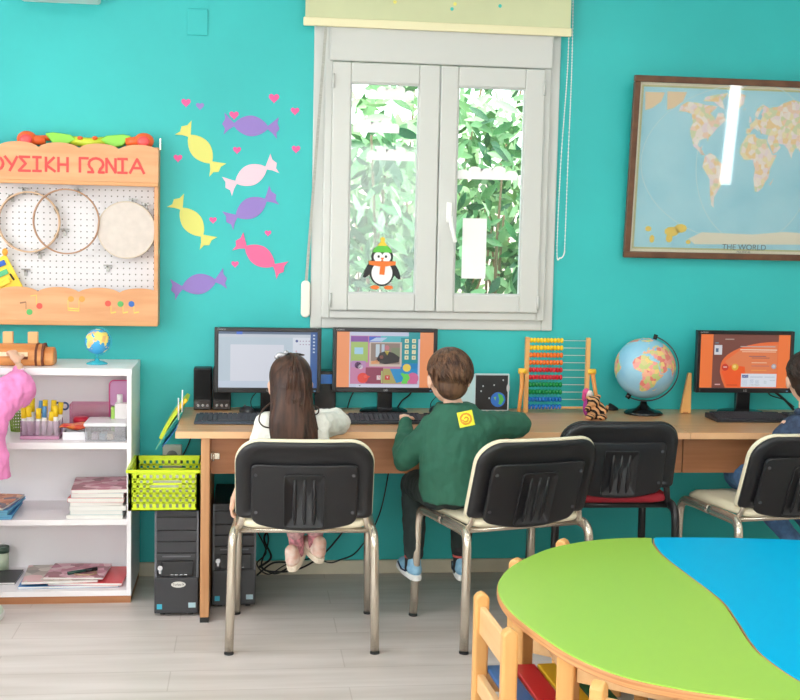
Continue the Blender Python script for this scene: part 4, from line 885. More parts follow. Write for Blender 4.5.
# cables below the desk
for pts, lab, r in (([(.06, -.06, .30), (.10, -.08, .18), (.07, -.2, .09), (.14, -.22, .07), (.25, -.1, .055), (.36, -.06, .12), (.46, -.04, .25), (.56, -.03, .46), (.60, -.03, .70)], 'long black cable rising from the floor to the desk behind the girl', .004),
    ([(.05, -.10, .22), (.09, -.15, .14), (.05, -.2, .1), (.10, -.22, .06), (.18, -.12, .075), (.3, -.06, .085), (.37, -.04, .06), (.42, -.05, .075), (.5, -.05, .12), (.6, -.03, .3), (.66, -.03, .7)], 'black cable drooping along the skirting under the desk', .003),
    ([(.06, -.05, .42), (.10, -.06, .34), (.12, -.1, .26), (.08, -.15, .2), (.11, -.2, .13), (.06, -.25, .1)], 'tangled black cable beside the inner computer tower', .005),
    ([(.05, -.2, .05), (.12, -.15, .09), (.2, -.1, .07), (.13, -.14, .04), (.06, -.16, .08)], 'looped black cable on the floor by the inner tower', .004),
    ([(-.30, -.03, .5), (-.27, -.05, .55), (-.24, -.03, .62), (-.22, -.02, .72)], 'thin dark cable from the wall socket up to the desk', .003)):
    cable(pts, lab, r)

# ================================================================== BOOKSHELF
SX0, SX1, SY0 = -1.85, -.459, -.41
bk = thing('bookshelf', 'low white open bookshelf with a brown wooden plinth', 'bookshelf', ((SX0+SX1)/2, -.21, 0))
sw = mat('shelf_white', (246, 242, 244), .35)
for nm, a, b_ in (('side_panel', (SX1-.018, SY0, .03), (SX1, -.02, .955)), ('side_panel', (SX0, SY0, .03), (SX0+.018, -.02, .955)), ('shelf_board', (SX0+.018, SY0+.004, .632), (SX1-.018, -.03, .658)), ('shelf_board', (SX0+.018, SY0+.004, .322), (SX1-.018, -.03, .345)),
    ('bottom_board', (SX0+.018, SY0+.002, .03), (SX1-.018, -.03, .052)), ('back_panel', (SX0+.018, -.03, .03), (SX1-.018, -.02, .93)), ('top_board', (SX0, SY0-.003, .93), (SX1+.001, -.02, .958))):
    MB().box(a, b_).build(nm, sw, bk, bevel=.0015)
MB().box((SX0+.01, SY0+.006, 0), (SX1-.002, -.03, .03)).build('plinth', woodd, bk)
T1, T2, T3, T4 = .9585, .6585, .3455, .0525
# small globe on top
p = atz(97, 364, T1); c = at(97.5, 341.5, p.y)
g2 = thing('small_globe', 'small globe on a translucent turquoise stand on the bookshelf', 'globe', (p.x, p.y, T1))
mb, _ = globe_mesh(c, .052, 60, 20, radians(20), 4); mb.build('globe_ball', [mat('sg_sea', (70, 170, 226), .25), landmat('sg_land', [(250, 226, 120), (190, 220, 130), (240, 190, 120)], 30)], g2)
tq = mat('stand_turquoise', (60, 180, 200), .2)
MB().lathe((p.x, p.y, T1), [(.043, 0), (.043, .004), (.03, .010), (.012, .014), (.007, .024)], 26).build('base', tq, g2)
MB().cyl((p.x, p.y, T1+.02), (c.x, c.y, c.z-.045), .005).build('stem', tq, g2)
vd = (CPOS-c).normalized(); rr = V3((-vd.y, vd.x, 0)).normalized(); uu = vd.cross(rr)
MB().tube([c+(rr*sin(radians(a))+uu*cos(radians(a)))*.057 for a in range(0, 200, 12)], .0028, 6).build('meridian_arm', tq, g2)
# wooden log toy
lx = at(56, 352, -.28).x; lg = thing('log_toy', 'carved wooden log toy lying on the bookshelf behind the raised hand', 'wooden toy', (-1.0, -.28, T1))
logm = mat('log_orange', (226, 156, 92), .45, rgb2=(206, 124, 66), vscale=(6, 20, 20)); 
m = MB(); prof = [(-.055, 0), (.055, 0), (.068, .025), (.058, .062), (.025, .084), (-.025, .084), (-.058, .062), (-.068, .025)]
m.prism(prof, (lx-.62, -.28, T1), Y_, Z_, (.58, 0, 0)); m.prism([(q[0]*.8, q[1]*.85) for q in prof], (lx-.045, -.28, T1), Y_, Z_, (.042, 0, 0)); m.build('log_body', logm, lg, bevel=.008)
for xx in (-.05, -.075): 
    MB().prism([(q[0]*1.03, q[1]*1.04) for q in prof], (lx+xx-.0, -.28, T1+.0002), Y_, Z_, (.010, 0, 0)).build('bark_ring', mat('bark', (110, 56, 34), .6), lg, bevel=.002)
for px in (7, 32): a = at(px, 352, -.25); MB().box((a.x-.018, -.245, T1+.08), (a.x+.022, -.22, T1+.130)).build('peg', mat('peg_wood', (238, 184, 128), .5), lg, bevel=.003)
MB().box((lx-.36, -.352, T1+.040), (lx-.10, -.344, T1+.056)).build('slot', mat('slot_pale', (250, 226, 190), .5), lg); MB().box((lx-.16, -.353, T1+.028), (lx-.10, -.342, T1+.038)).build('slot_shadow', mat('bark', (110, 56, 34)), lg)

# --- items on the upper shelf
clr = clearmat('clear_plastic', (240, 232, 240), .08, .06); clrp = clearmat('clear_pink', (252, 226, 238), .06, .12)
def pos(px, py, z): q = atz(px, py, z); return q
# green mesh cup
q = pos(17, 432, T2); t = thing('mesh_cup', 'dark green mesh cup on the upper shelf beside the glue stick bin', 'cup', (q.x, q.y+.03, T2))
m = MB()
for k in range(20):
    a = 2*pi*k/20; m.tube([(q.x+.03*cos(a), q.y+.03+.03*sin(a), T2), (q.x+.036*cos(a), q.y+.03+.036*sin(a), T2+.08)], .002, 5)
for h in range(7): rr_ = .03+.006*h/6; m.tube([(q.x+rr_*cos(2*pi*k/20), q.y+.03+rr_*sin(2*pi*k/20), T2+.002+.0129*h) for k in range(20)], .002, 5, closed=True)
m.build('mesh_wall', mat('mesh_green', (130, 160, 50), .5), t); MB().lathe((q.x, q.y+.03, T2), [(.03, 0), (.03, .004)], 20).build('cup_bottom', mat('mesh_green', (130, 160, 50)), t)
# clear bin
a = at(20, 436, -.33); b_ = at(59, 436, -.33); bin_ = thing('glue_bin', 'clear plastic bin with a pinkish bottom full of glue sticks', 'container', ((a.x+b_.x)/2, -.28, T2))
def openbox(x0, x1, y0, y1, z0, z1, t, grow=.006):
    m = MB(); 
    for q in (((x0, y0, z0), (x1, y0+t, z1)), ((x0, y1-t, z0), (x1, y1, z1)), ((x0, y0+t, z0), (x0+t, y1-t, z1)), ((x1-t, y0+t, z0), (x1, y1-t, z1)), ((x0+t, y0+t, z0), (x1-t, y1-t, z0+t))): m.box(*q)
    return m
bx0, bx1 = a.x, b_.x
openbox(bx0, bx1, -.33, -.22, T2, T2+.075, .003).build('bin_wall', clr, bin_, bevel=.001); MB().box((bx0-.001, -.331, T2), (bx1+.001, -.219, T2+.014)).build('bin_base', mat('bin_pink', (206, 150, 180), .35), bin_, bevel=.003)
random.seed(3)
gw = mat('glue_white', (244, 244, 240), .4); gy = mat('glue_yellow', (250, 214, 30), .4); gb_ = mat('marker_blue', (90, 150, 200), .4)
n = 0
for i in range(6):
    for j in range(2):
        x = bx0+.016+i*(bx1-bx0-.032)/5+random.uniform(-.003, .003); y = -.31+j*.045; h = .095+random.uniform(0, .03)+j*.02; tl = random.uniform(-.01, .01)
        wh = ['leftmost', 'second from left', 'third from left', 'fourth from left', 'fifth from left', 'rightmost'][i]; row = ['front', 'back'][j]
        blue = (i+j) % 5 == 3
        t = thing('glue_stick' if not blue else 'marker_pen', ('white glue stick, yellow cap, %s, %s row of the clear bin' if not blue else 'blue marker pen, %s, %s row of the clear bin') % (wh, row), 'glue stick' if not blue else 'marker', (x, y, T2+.015), 0, 'glue sticks in the clear bin' if not blue else 'markers in the clear bin')
        MB().cyl((x, y, T2+.0155), (x+tl, y, T2+.0155+h*.62), .0095, seg=14).build('tube', gw, t); MB().cyl((x+tl, y, T2+.0155+h*.62), (x+tl*1.5, y, T2+.0155+h), .0105 if not blue else .009, seg=14).build('cap', gb_ if blue else gy, t)
# scissors
q = V3((bx1-.012, -.24, T2+.06)); t = thing('scissors', 'scissors with dark blue handles standing in the clear bin', 'scissors', (q.x, q.y, T2+.03))
for s in (-1, 1):
    c = q+V3((s*.014+.008, 0, .065)); MB().tube(ring(c, .014, 0, n=18), .004, 8, closed=True).build('handle', mat('scissor_blue', (56, 84, 130), .4), t)
    MB().tube([q+V3((s*.004, 0, -.03)), q+V3((s*.006+.004, 0, .05))], .003, 6).build('blade', chrome, t)
# red packet on white tray
a = at(60, 438, -.33); b_ = at(88, 438, -.33); t = thing('white_tray', 'small white plastic tray under the red packet', 'tray', ((a.x+b_.x)/2, -.3, T2)); openbox(a.x+.012, b_.x, -.345, -.25, T2, T2+.034, .003).build('tray_wall', mat('tray_white', (238, 238, 242), .4), t, bevel=.002)
a = at(60, 420, -.32); b_ = at(90, 420, -.32); m = MB(); nn = 14; vs = []; 
pk_ = thing('red_packet', 'shiny red and orange foil packet lying on the white tray', 'packet', ((a.x+b_.x)/2, -.3, T2+.036))
for s in (0, 1):
    for j in range(9):
        for i in range(nn+1):
            u, v = i/nn, j/8; puf = (sin(pi*u)*sin(pi*v))**.5*.013; vs.append(V3((a.x+(b_.x-a.x)*u, -.35+.11*v, T2+.052+(puf if s else -puf)+.004*sin(7*u+3*v))))
fs = []
for s in (0, 1):
    o_ = s*9*(nn+1)
    for j in range(8):
        for i in range(nn): q0 = o_+j*(nn+1)+i; fs.append((q0, q0+1, q0+nn+2, q0+nn+1))
m.add(vs, fs, 0, True); m.build('foil', mat('foil_red', (226, 60, 66), .25, rgb2=(250, 150, 70), vscale=(40, 40, 40)), pk_)
# red round lid
a = at(81, 413, -.2); t = thing('red_jar', 'round red lidded pot behind the foil packet', 'pot', (a.x, -.2, T2)); MB().lathe((a.x, -.2, T2), [(.028, 0), (.03, .05)], 24).build('pot_body', mat('pot_pink', (236, 150, 170), .35), t); MB().lathe((a.x, -.2, T2+.05), [(.032, 0), (.033, .018), (.026, .026)], 24).build('lid', mat('lid_red', (214, 36, 66), .3), t)
# long pink clear box at back
a = at(70, 403, -.12); b_ = at(113, 403, -.12); t = thing('pencil_box', 'long clear pink box with coloured pieces at back of upper shelf', 'box', ((a.x+b_.x)/2, -.1, T2)); openbox(a.x, b_.x, -.14, -.05, T2, a.z-.002, .003).build('box_wall', clrp, t, bevel=.002)
for i, c in enumerate(((250, 190, 60), (230, 90, 140), (120, 190, 90), (240, 140, 170))):
    u = a.x+.04+i*.045; MB().box((u, -.135, T2+.01), (u+.03, -.06, T2+.035+.012*(i % 2))).build('coloured_block', mat('blk%d' % i, c, .5), t, bevel=.003)
# clear lidded container
a = at(84, 443, -.36); b_ = at(127, 443, -.36); t = thing('lidded_container', 'clear plastic container with white lid at right of upper shelf', 'container', ((a.x+b_.x)/2, -.3, T2))
x0, x1 = a.x, min(b_.x, SX1-.022)
MB().prism([(-.0, 0), (0, 0)], (0, 0, 0), X, Z_, Y_) if False else None
openbox(x0+.006, x1-.004, -.375, -.2, T2, T2+.062, .003).build('container_wall', clearmat('clear_grey', (232, 232, 236), .08, .18), t, bevel=.004); MB().box((x0, -.38, T2+.06), (x1, -.195, T2+.075)).build('lid', mat('lid_milky', (232, 232, 236), .3), t, bevel=.005)
for i, c in enumerate(((230, 200, 210), (180, 210, 220), (240, 220, 180))): MB().box((x0+.03+i*.03, -.36, T2+.004), (x0+.055+i*.03, -.30, T2+.03)).build('content_piece', mat('cp%d' % i, c, .5), t, bevel=.004)
# pink case
a = at(110, 381, -.14); b_ = at(128, 381, -.14); t = thing('pink_case', 'tall rounded pink translucent case at right end of upper shelf', 'case', ((a.x+b_.x)/2, -.12, T2)); x1 = min(b_.x+.02, SX1-.02)
MB().prism(rrect(x1-a.x, a.z-T2, .02, cx=(x1+a.x)/2, cy=(T2+a.z)/2, rb=.004), (0, -.14, 0), X, Z_, (0, .05, 0)).build('case_body', mat('case_pink', (222, 160, 206), .3), t, bevel=.003)
m = MB(); o1 = rrect(x1-a.x+.004, a.z-T2+.004, .02, cx=(x1+a.x)/2, cy=(T2+a.z)/2+.001, rb=.004); m.tube([(p[0], -.142, p[1]) for p in o1], .003, 6, closed=True); m.build('case_rim', mat('case_magenta', (226, 90, 150), .3), t)
a = at(112, 402, -.24); t = thing('white_carton', 'small white carton with a green side in front of the pink case', 'carton', (a.x+.03, -.22, T2)); x1 = SX1-.022
MB().box((a.x+.012, -.25, T2), (x1, -.2, a.z-.005)).build('carton_body', mat('carton_white', (238, 234, 232), .5), t, bevel=.002); MB().box((a.x-.003, -.251, T2+.01), (a.x+.012, -.2, a.z-.02)).build('green_side', mat('carton_green', (160, 206, 90), .5), t, bevel=.002); MB().cyl((a.x+.03, -.225, a.z-.005), (a.x+.03, -.225, a.z+.03), .012).build('carton_cap', gw, t)

# --- magazines
def magazine(x, y, z, w, d, th, rz, cov, lab, grp=None, name='magazine', page=(236, 234, 230)):
    t = thing(name, lab, 'magazine', (x, y, z), rz, grp)
    MB().box((-w/2+.001, -d/2+.001, .0008), (w/2-.002, d/2-.001, th-.0008)).build('pages', mat('pages_%d' % page[0], page, .7), t, world=False)
    m = MB(); m.box((-w/2, -d/2, th-.0008), (w/2, d/2, th)); m.box((-w/2, -d/2, 0), (w/2, d/2, .0008)); m.box((-w/2, -d/2, 0), (-w/2+.001, d/2, th)); m.build('cover', cov, t, world=False)
    return t
covp = landmat('cover_pink', [(226, 170, 186), (206, 130, 150), (236, 200, 206), (170, 110, 120)], 25); covt = mat('cover_teal', (140, 196, 200), .35); covw = mat('cover_white', (232, 230, 228), .4); covb = mat('cover_blue', (50, 130, 196), .35)
covo = landmat('cover_orange', [(226, 150, 110), (196, 120, 90), (236, 180, 140), (120, 110, 130)], 25); covr = mat('cover_red', (226, 80, 86), .35); covg = landmat('cover_mix', [(206, 196, 186), (186, 170, 160), (226, 216, 206), (160, 150, 140), (230, 190, 190)], 20); covk = mat('cover_black', (48, 48, 52), .4)
cx = (at(66, 515, -.38).x+SX1-.026)/2; z = T3
W = SX1-.018-at(66, 515, -.38).x
for i in range(7):
    th = .015+.002*(i % 3)
    lab = 'thin magazine in the tall stack on the middle shelf, seen by its page edges' if i < 5 else ('turquoise magazine second from the top of the middle-shelf stack' if i == 5 else 'pink-covered magazine on top of the tall middle-shelf stack')
    magazine(cx+(.005 if i < 6 else .012)+.004*((i*7) % 3-1), -.26+.004*(i % 2), z, W-.015*(i % 2)-.02, .27, th, radians((i*5) % 4-1.5) if i < 6 else radians(4), [covw, covt, covw, covw, covr, covt, covp][i], lab, 'magazines stacked on the middle shelf' if i < 5 else None); z += th+.0005
# left pile
z = T3; xL = at(5, 515, -.35).x-.08
for i, (cv, lab) in enumerate(((covb, 'blue-edged booklet at the bottom of the left pile on the middle shelf'), (covb, 'blue booklet second from the bottom of the left pile'), (covt, 'turquoise booklet in the middle of the left pile'), (covb, 'blue booklet just under the orange one in the left pile'), (covo, 'orange-patterned magazine topping the left pile on the middle shelf'))):
    magazine(xL+.01*(i % 2), -.27, z, .21, .27, .010, radians(-3*i+4), cv, lab, page=(120, 190, 220) if i < 4 else (236, 234, 230)); z += .0105
# bottom shelf
z = T4
for i, (cxp, w, rz, cv, th, lab) in enumerate(((72, .40, 2, covb, .009, 'wide blue-backed magazine lowest on the bottom shelf'), (90, .33, -4, covr, .010, 'red magazine spread under the others on the bottom shelf'), (62, .30, 6, covg, .010, 'grey picture magazine on the left of the bottom shelf heap'), (78, .24, -6, covp, .008, 'pink spiral-bound magazine on top of the bottom shelf heap'))):
    cxx = at(cxp, 580, -.25).x; w = min(w, 2*(SX1-.035-cxx)); magazine(cxx, -.235, z, w, .26 if i < 3 else .22, th, radians(rz)*.6, cv, lab); z += th+.0005
p0 = V3((at(68, 574, -.3).x, -.31, z+.008)); p1 = V3((at(96, 568, -.3).x, -.26, z+.012)); t = thing('marker_pen', 'dark green marker pen lying on the bottom shelf magazines', 'marker', p0-V3((0, 0, .008))); MB().tube([p0, p0.lerp(p1, .6)], .007, 12).build('pen_body', mat('pen_green', (40, 80, 70), .35), t); MB().tube([p0.lerp(p1, .6), p1], .008, 12).build('pen_cap', blackg, t)
c_ = V3((at(85, 577, -.3).x, -.29, z)); o = MB().tube([(c_.x+.045*cos(2*pi*k/30), c_.y+.03*sin(2*pi*k/30), z+.003) for k in range(30)], .003, 8, closed=True).build('wire_ring', mat('ring_tan', (190, 160, 130), .5)); tag(o, 'thin tan oval ring lying on the pink spiral-bound magazine', 'ring')
a = at(12, 573, -.2); magazine(a.x-.07, -.2, T4, .2, .2, .008, 0, covk, 'flat black folder lying left on the bottom shelf', name='black_folder')
a = at(-2, 562, -.2); t = thing('storage_jar', 'white jar with dark green lid at the far left of bottom shelf', 'jar', (a.x-.01, -.12, T4+.0)); MB().lathe((a.x-.01, -.06 if False else -.08, T4), [(.03, 0), (.032, .08)], 20).build('jar_body', mat('jar_pale', (200, 216, 190), .4), t); MB().lathe((a.x-.01, -.08, T4+.08), [(.033, 0), (.033, .025)], 20).build('lid', mat('jar_green', (70, 96, 80), .4), t)

# ================================================================== STACKING CHAIRS
def make_chair(lab, shellm, cushm, legm, loc, rz, group='padded stacking chairs with black backs', zb=.487, zt=.785, lean=.36):
    t = thing('stacking_chair', lab, 'chair', loc, rz, group)
    def B(mb, n, m, par=None, bevel=0): return mb.build(n, m, par or t, bevel=bevel, world=False)
    for sx_ in (-1, 1):
        for sy in (-1, 1):
            pts = [(sx_*.262, sy*.240, .012), (sx_*.256, sy*.230, .30), (sx_*.254, sy*.226, .395), (sx_*.251, sy*.207, .430), (sx_*.247, sy*.165, .440), (sx_*.246, 0, .440)]
            P = [V3(pts[0])]+bez(pts[1:], 5); m = MB(); m.tube(P, [.0202]*len(P), 16, flat=.8); l = B(m, 'leg', legm)
            m = MB(); m.tube([(sx_*.2622, sy*.2405, 0), (sx_*.2620, sy*.2401, .007)], .0210, 16, flat=.82); B(m, 'foot_cap', dark, l)
    for yy in (-.165, .15): m = MB(); m.tube([(-.243, yy, .436), (.243, yy, .436)], .011, 10); B(m, 'crossbar', legm)
    # seat cushion
    o = []
    for x, y in rrect(.485, .455, .08, 6, rb=.05): o.append((x*(1-.06*max(0, -y)/.2), y+.012))
    rings = [(0, .022), (.6, .021), (.9, .016), (.985, .004), (1.0, -.008), (.985, -.018), (.9, -.024), (0, -.024)]
    m = MB(); m.puff(o, rings, lambda x, z, d: V3((x, z, .470+d-(.018*max(0, (z-.12)/.1)**2) + .006*(x/.23)**2)), 0); s = B(m, 'seat', cushm)
    # backrest : curved and leaning
    def bf(x, z, d): 
        z = zb+(z-.49)*(zt-zb)/.31; yb = -.212-(z-.48)*lean + .5*x*x
        return V3((x, yb-d, z))
    out = []
    W2 = .247
    top = .80; bot = .490
    for x, z in rrect(2*W2, top-bot, .085, 8, cx=0, cy=(top+bot)/2, rb=.022): out.append((x, z+.012*(1-(x/W2)**2)*(1 if z > .64 else 0)))
    # densify bottom/top edges
    def dens(P, st=.03):
        r = []
        for i in range(len(P)):
            a, b_ = P[i], P[(i+1) % len(P)]; L = math.hypot(a[0]-b_[0], a[1]-b_[1]); n = max(1, int(L/st))
            for k in range(n): r.append((a[0]+(b_[0]-a[0])*k/n, a[1]+(b_[1]-a[1])*k/n))
        return r
    out = dens(out)
    m = MB(); m.puff(out, [(0, -.040), (.5, -.040), (.85, -.038), (.97, -.030), (1.0, -.018), (1.0, -.004), (.98, 0), (.5, 0), (0, 0)], bf); B(m, 'back_cushion', cushm)
    out2 = [(x*.985, .645+(z-.645)*.965-.004) for x, z in out]
    m = MB(); m.puff(out2, [(0, .0), (.7, .0), (1.0, .0), (1.005, .008), (.985, .017), (.93, .021), (.86, .020), (.84, .014), (.5, .014), (0, .014)], bf); sh = B(m, 'back_shell', shellm)
    pn = []
    for x, z in dens(rrect(.380, .235, .022, 4, cx=0, cy=.594, rb=.03)):
        pn.append((x, z - (.030*(1-(x/.19)**2) if z < .56 else 0)))
    m = MB(); m.puff(pn, [(0, .012), (1.0, .012), (1.0, .021), (.985, .025), (.95, .026), (.5, .026), (0, .026)], bf); B(m, 'inner_panel', shellm, sh)
    rb = dens(rrect(.146, .215, .012, 3, cx=0, cy=.567))
    m = MB(); m.puff(rb, [(0, .024), (1.0, .024), (1.0, .031), (.99, .0335), (.955, .0335), (.94, .029), (0, .029)], bf); r = B(m, 'rib_panel', shellm, sh)
    for k in (-1, 0, 1):
        m = MB(); m.tube([bf(k*.034, .475, .027), bf(k*.034, .50, .030), bf(k*.034, .60, .030), bf(k*.034, .655, .027)], [.004, .0075, .0075, .004], 8); B(m, 'rib', shellm, r)
    for sx_ in (-1, 1):
        for zz in (.52, .67): m = MB(); m.cyl(bf(sx_*.172, zz, .024), bf(sx_*.172, zz, .030), .006, seg=10); B(m, 'screw', mat('screw_dark', (70, 70, 74), .3), sh)
        m = MB(); P = bez([(sx_*.243, -.10, .440), (sx_*.238, -.165, .442), (sx_*.225, -.195, .47), bf(sx_*.215, .53, -.002), bf(sx_*.205, .60, -.004)], 5); m.tube(P, .013, 10, flat=.6); B(m, 'back_support', legm)
    return t
# two more makes of the same chair differ only in finish
chair1 = make_chair('beige padded chair with black back holding the girl in the white top', blackp, beige, chrome, (.218, -.826, 0), radians(-2.5))
chairm = chrome
def rechair(src, lab, loc, rz):
    c = copy_tree(src); c.location = loc; c.rotation_euler = (0, 0, rz); c['label'] = lab; return c
def cfrom(px, dx, dy): pass
chair2 = rechair(chair1, 'beige padded chair with black back holding the boy in green', (.984, -.800, 0), radians(15))
chair4 = rechair(chair1, 'beige padded chair with black back at the right desk, boy in denim seated', (2.10, -.675, 0), radians(9))
chair3 = make_chair('empty black chair with a dark red seat, in front of the large globe', blackp, mat('black_fabric', (34, 34, 36), .8, bump=.2, bscale=300), mat('black_steel', (30, 30, 32), .35), (1.432, -.62, 0), radians(-1), zb=.506, zt=.748, lean=.30)
for c in children(chair3):
    if c.name.split('.')[0] == 'seat': c.data.materials[0] = mat('red_fabric', (150, 26, 40), .8, bump=.2, bscale=300)
chair3.scale = (.94, .94, 1.09)

# ================================================================== ROUND TABLE
TZ = .50
seam = [(1.375, -1.415), (1.350, -1.50), (1.330, -1.656), (1.329, -1.903), (1.328, -2.141), (1.298, -2.323), (1.262, -2.50), (1.250, -2.62), (1.262, -2.777), (1.30, -2.86), (1.40, -2.975)]
seam = [(p.x, p.y) for p in bez([(x, y, 0) for x, y in seam], 6)]
arcL = [(1.20, -2.925), (1.06, -2.862), (.96, -2.805), (.859, -2.718), (.781, -2.569), (.731, -2.359), (.707, -2.18), (.716, -2.011), (.757, -1.868), (.83, -1.73), (.965, -1.564), (1.08, -1.48), (1.188, -1.432), (1.30, -1.412)]
arcL = [(p.x, p.y) for p in bez([(x, y, 0) for x, y in [(1.40, -2.975)]+arcL+[(1.375, -1.415)]], 6)]
green_poly = seam[:]+arcL[1:-1]
arcR = [(1.375, -1.411), (1.47, -1.412), (1.612, -1.422), (1.75, -1.44), (1.882, -1.47), (2.05, -1.56), (2.2, -1.72), (2.29, -1.93), (2.31, -2.18), (2.27, -2.42), (2.15, -2.65), (1.98, -2.83), (1.78, -2.95), (1.60, -2.99), (1.40, -2.975)]
arcR = [(p.x, p.y) for p in bez([(x, y, 0) for x, y in arcR], 6)]
blue_poly = [(x+.0035, y) for x, y in reversed(seam)][:]+[(x+.0035, y) for x, y in arcR[1:-1]]
ply = mat('ply_edge', (226, 168, 112), .4, rgb2=(196, 132, 84), vscale=(3, 3, 200))
def table(poly, topm, lab, legs, c):
    t = thing('activity_table', lab, 'table', (c[0], c[1], 0), 0, 'curved halves of the round table')
    cx_, cy_ = c
    MB().prism(poly, (0, 0, TZ-.024), X, Y_, (0, 0, .022), 0).build('table_edge', ply, t, bevel=.003)
    ins = [(cx_+(x-cx_)*.994, cy_+(y-cy_)*.994) for x, y in poly]
    MB().prism(ins, (0, 0, TZ-.004), X, Y_, (0, 0, .0055), 0).build('tabletop', topm, t, bevel=.002)
    n = len(legs)
    for i, (x, y) in enumerate(legs):
        MB().box((x-.024, y-.024, 0), (x+.024, y+.024, TZ-.024), rz=atan2(y-cy_, x-cx_)).build('leg', beech, t, bevel=.006)
    for i in range(n):
        a = V3((legs[i][0], legs[i][1], 0)); b_ = V3((legs[(i+1) % n][0], legs[(i+1) % n][1], 0)); d = (b_-a).normalized(); L = (b_-a).length; nn = V3((-d.y, d.x, 0))
        MB().prism([(.026, TZ-.09), (L-.026, TZ-.09), (L-.026, TZ-.025), (.026, TZ-.025)], a-nn*.009, d, Z_, nn*.018).build('apron', beechx, t, bevel=.002)
table(green_poly, mat('laminate_green', (158, 202, 78), .35, spec=.25), 'round table half with a lime green top and plywood edge', [(.80, -2.49), (.83, -1.86), (1.22, -1.54), (1.20, -2.80)], (1.03, -2.17))
table(blue_poly, mat('laminate_blue', (0, 172, 220), .5, spec=.08), 'round table half with a bright blue top, right of the green one', [(1.46, -1.52), (2.08, -1.72), (2.16, -2.45), (1.45, -2.85)], (1.80, -2.2))

def kid_chair(lab, loc, rz, src=None):
    if src:
        c = copy_tree(src); c.location = loc; c.rotation_euler = (0, 0, rz); c['label'] = lab; return c
    t = thing('wooden_chair', lab, 'chair', loc, rz, 'small wooden chairs round the table')
    B = lambda mb, n, m, b=.006: mb.build(n, m, t, bevel=b, world=False)
    for s in (-1, 1):
        m = MB(); pr = [(-.021, 0), (.021, 0), (.021, .485), (.014, .498), (0, .503), (-.014, .498), (-.021, .485)]
        m.prism(pr, (s*.163-.017, -.15, 0), Y_, Z_, (.034, 0, 0)); B(m, 'back_leg', beech, .007)
        m = MB(); m.box((s*.163-.017, .13, 0), (s*.163+.017, .17, .268)); B(m, 'front_leg', beech)
        m = MB(); m.box((s*.163-.012, -.13, .212), (s*.163+.012, .13, .268)); B(m, 'side_rail', beechx, .003)
        m = MB(); m.box((s*.163-.010, -.13, .09), (s*.163+.010, .13, .12)); B(m, 'stretcher', beechx, .003)
    m = MB(); m.box((-.147, -.158, .385), (.147, -.140, .465)); B(m, 'back_rail', beechx, .004)
    m = MB(); m.box((-.147, .14, .215), (.147, .16, .268)); B(m, 'front_rail', beechx, .003); m = MB(); m.box((-.147, -.16, .215), (.147, -.14, .268)); B(m, 'rear_rail', beechx, .003)
    for k, (n, c) in enumerate((('blue', (44, 104, 168)), ('red', (206, 40, 48)), ('yellow', (244, 200, 40)), ('green', (20, 110, 70)))):
        y = -.128+k*.0755; m = MB(); m.box((-.178, y, .2685), (.178, y+.069, .283)); B(m, 'seat_slat', mat('slat_'+n, c, .35), .004)
    return t
kc = kid_chair('small wooden chair with blue, red and yellow slats left of the green table', (.822, -2.192, 0), radians(-88))
kid_chair('small wooden chair behind the green table, only its post tips visible', (1.068, -1.645, 0), radians(-131), kc)
kid_chair('small wooden chair in front of the green table, its pale back rail nearest', (1.022, -2.735, 0), radians(-39), kc)
# ================================================================== PEOPLE
def mat_rows(r, f, u): return Matrix(((r.x, f.x, u.x), (r.y, f.y, u.y), (r.z, f.z, u.z)))
def axes(yaw, pitch=0):
    """yaw 0 looks along +y; positive turns left"""
    f = V3((-sin(yaw)*cos(pitch), cos(yaw)*cos(pitch), sin(pitch))); r = V3((cos(yaw), sin(yaw), 0)); u = r.cross(f)
    return r, f, u
def head(mb, c, A, s=1):
    r, f, u = A; M = mat_rows(r, f, u); c = V3(c); P = lambda x, y, z: c+(r*x+f*y+u*z)*s
    e = lambda p, q: mb.ell(p, tuple(k*s for k in q), M)
    e(P(0, -.008, .012), (.073, .084, .083)); e(P(0, .022, -.035), (.055, .060, .058)); e(P(0, .035, -.075), (.030, .034, .022))
    for k in (-1, 1): e(P(k*.030, .052, -.036), (.022, .020, .024)); e(P(k*.074, -.004, -.018), (.008, .018, .026)); e(P(k*.079, -.010, -.008), (.006, .013, .015))
    e(P(0, .083, -.022), (.010, .013, .010)); e(P(0, .078, -.005), (.007, .010, .018)); e(P(0, .070, -.055), (.020, .012, .012)); e(P(0, .070, .02), (.045, .014, .02))
    return P
def face(P, A, parent, s=1, iris=(70, 45, 30)):
    r, f, u = A; M = mat_rows(r, f, u); ew = mat('eye_white', (240, 238, 234), .25); lp = mat('lips', (206, 116, 112), .45); br = mat('brow', (60, 42, 34), .8)
    for k in (-1, 1):
        e = MB().ell(P(k*.029, .068, -.004), (.0115*s, .008*s, .0065*s), M).build('eye', ew, parent); MB().ell(P(k*.029, .0747, -.004), (.005*s, .003*s, .005*s), M).build('iris', mat('iris', iris, .2), e)
        MB().tube([P(k*.014, .0815, .016), P(k*.03, .0815, .021), P(k*.046, .073, .016)], .0022*s, 6).build('eyebrow', br, parent)
    MB().ell(P(0, .0815, -.056), (.016*s, .005*s, .005*s), M).build('mouth', lp, parent)
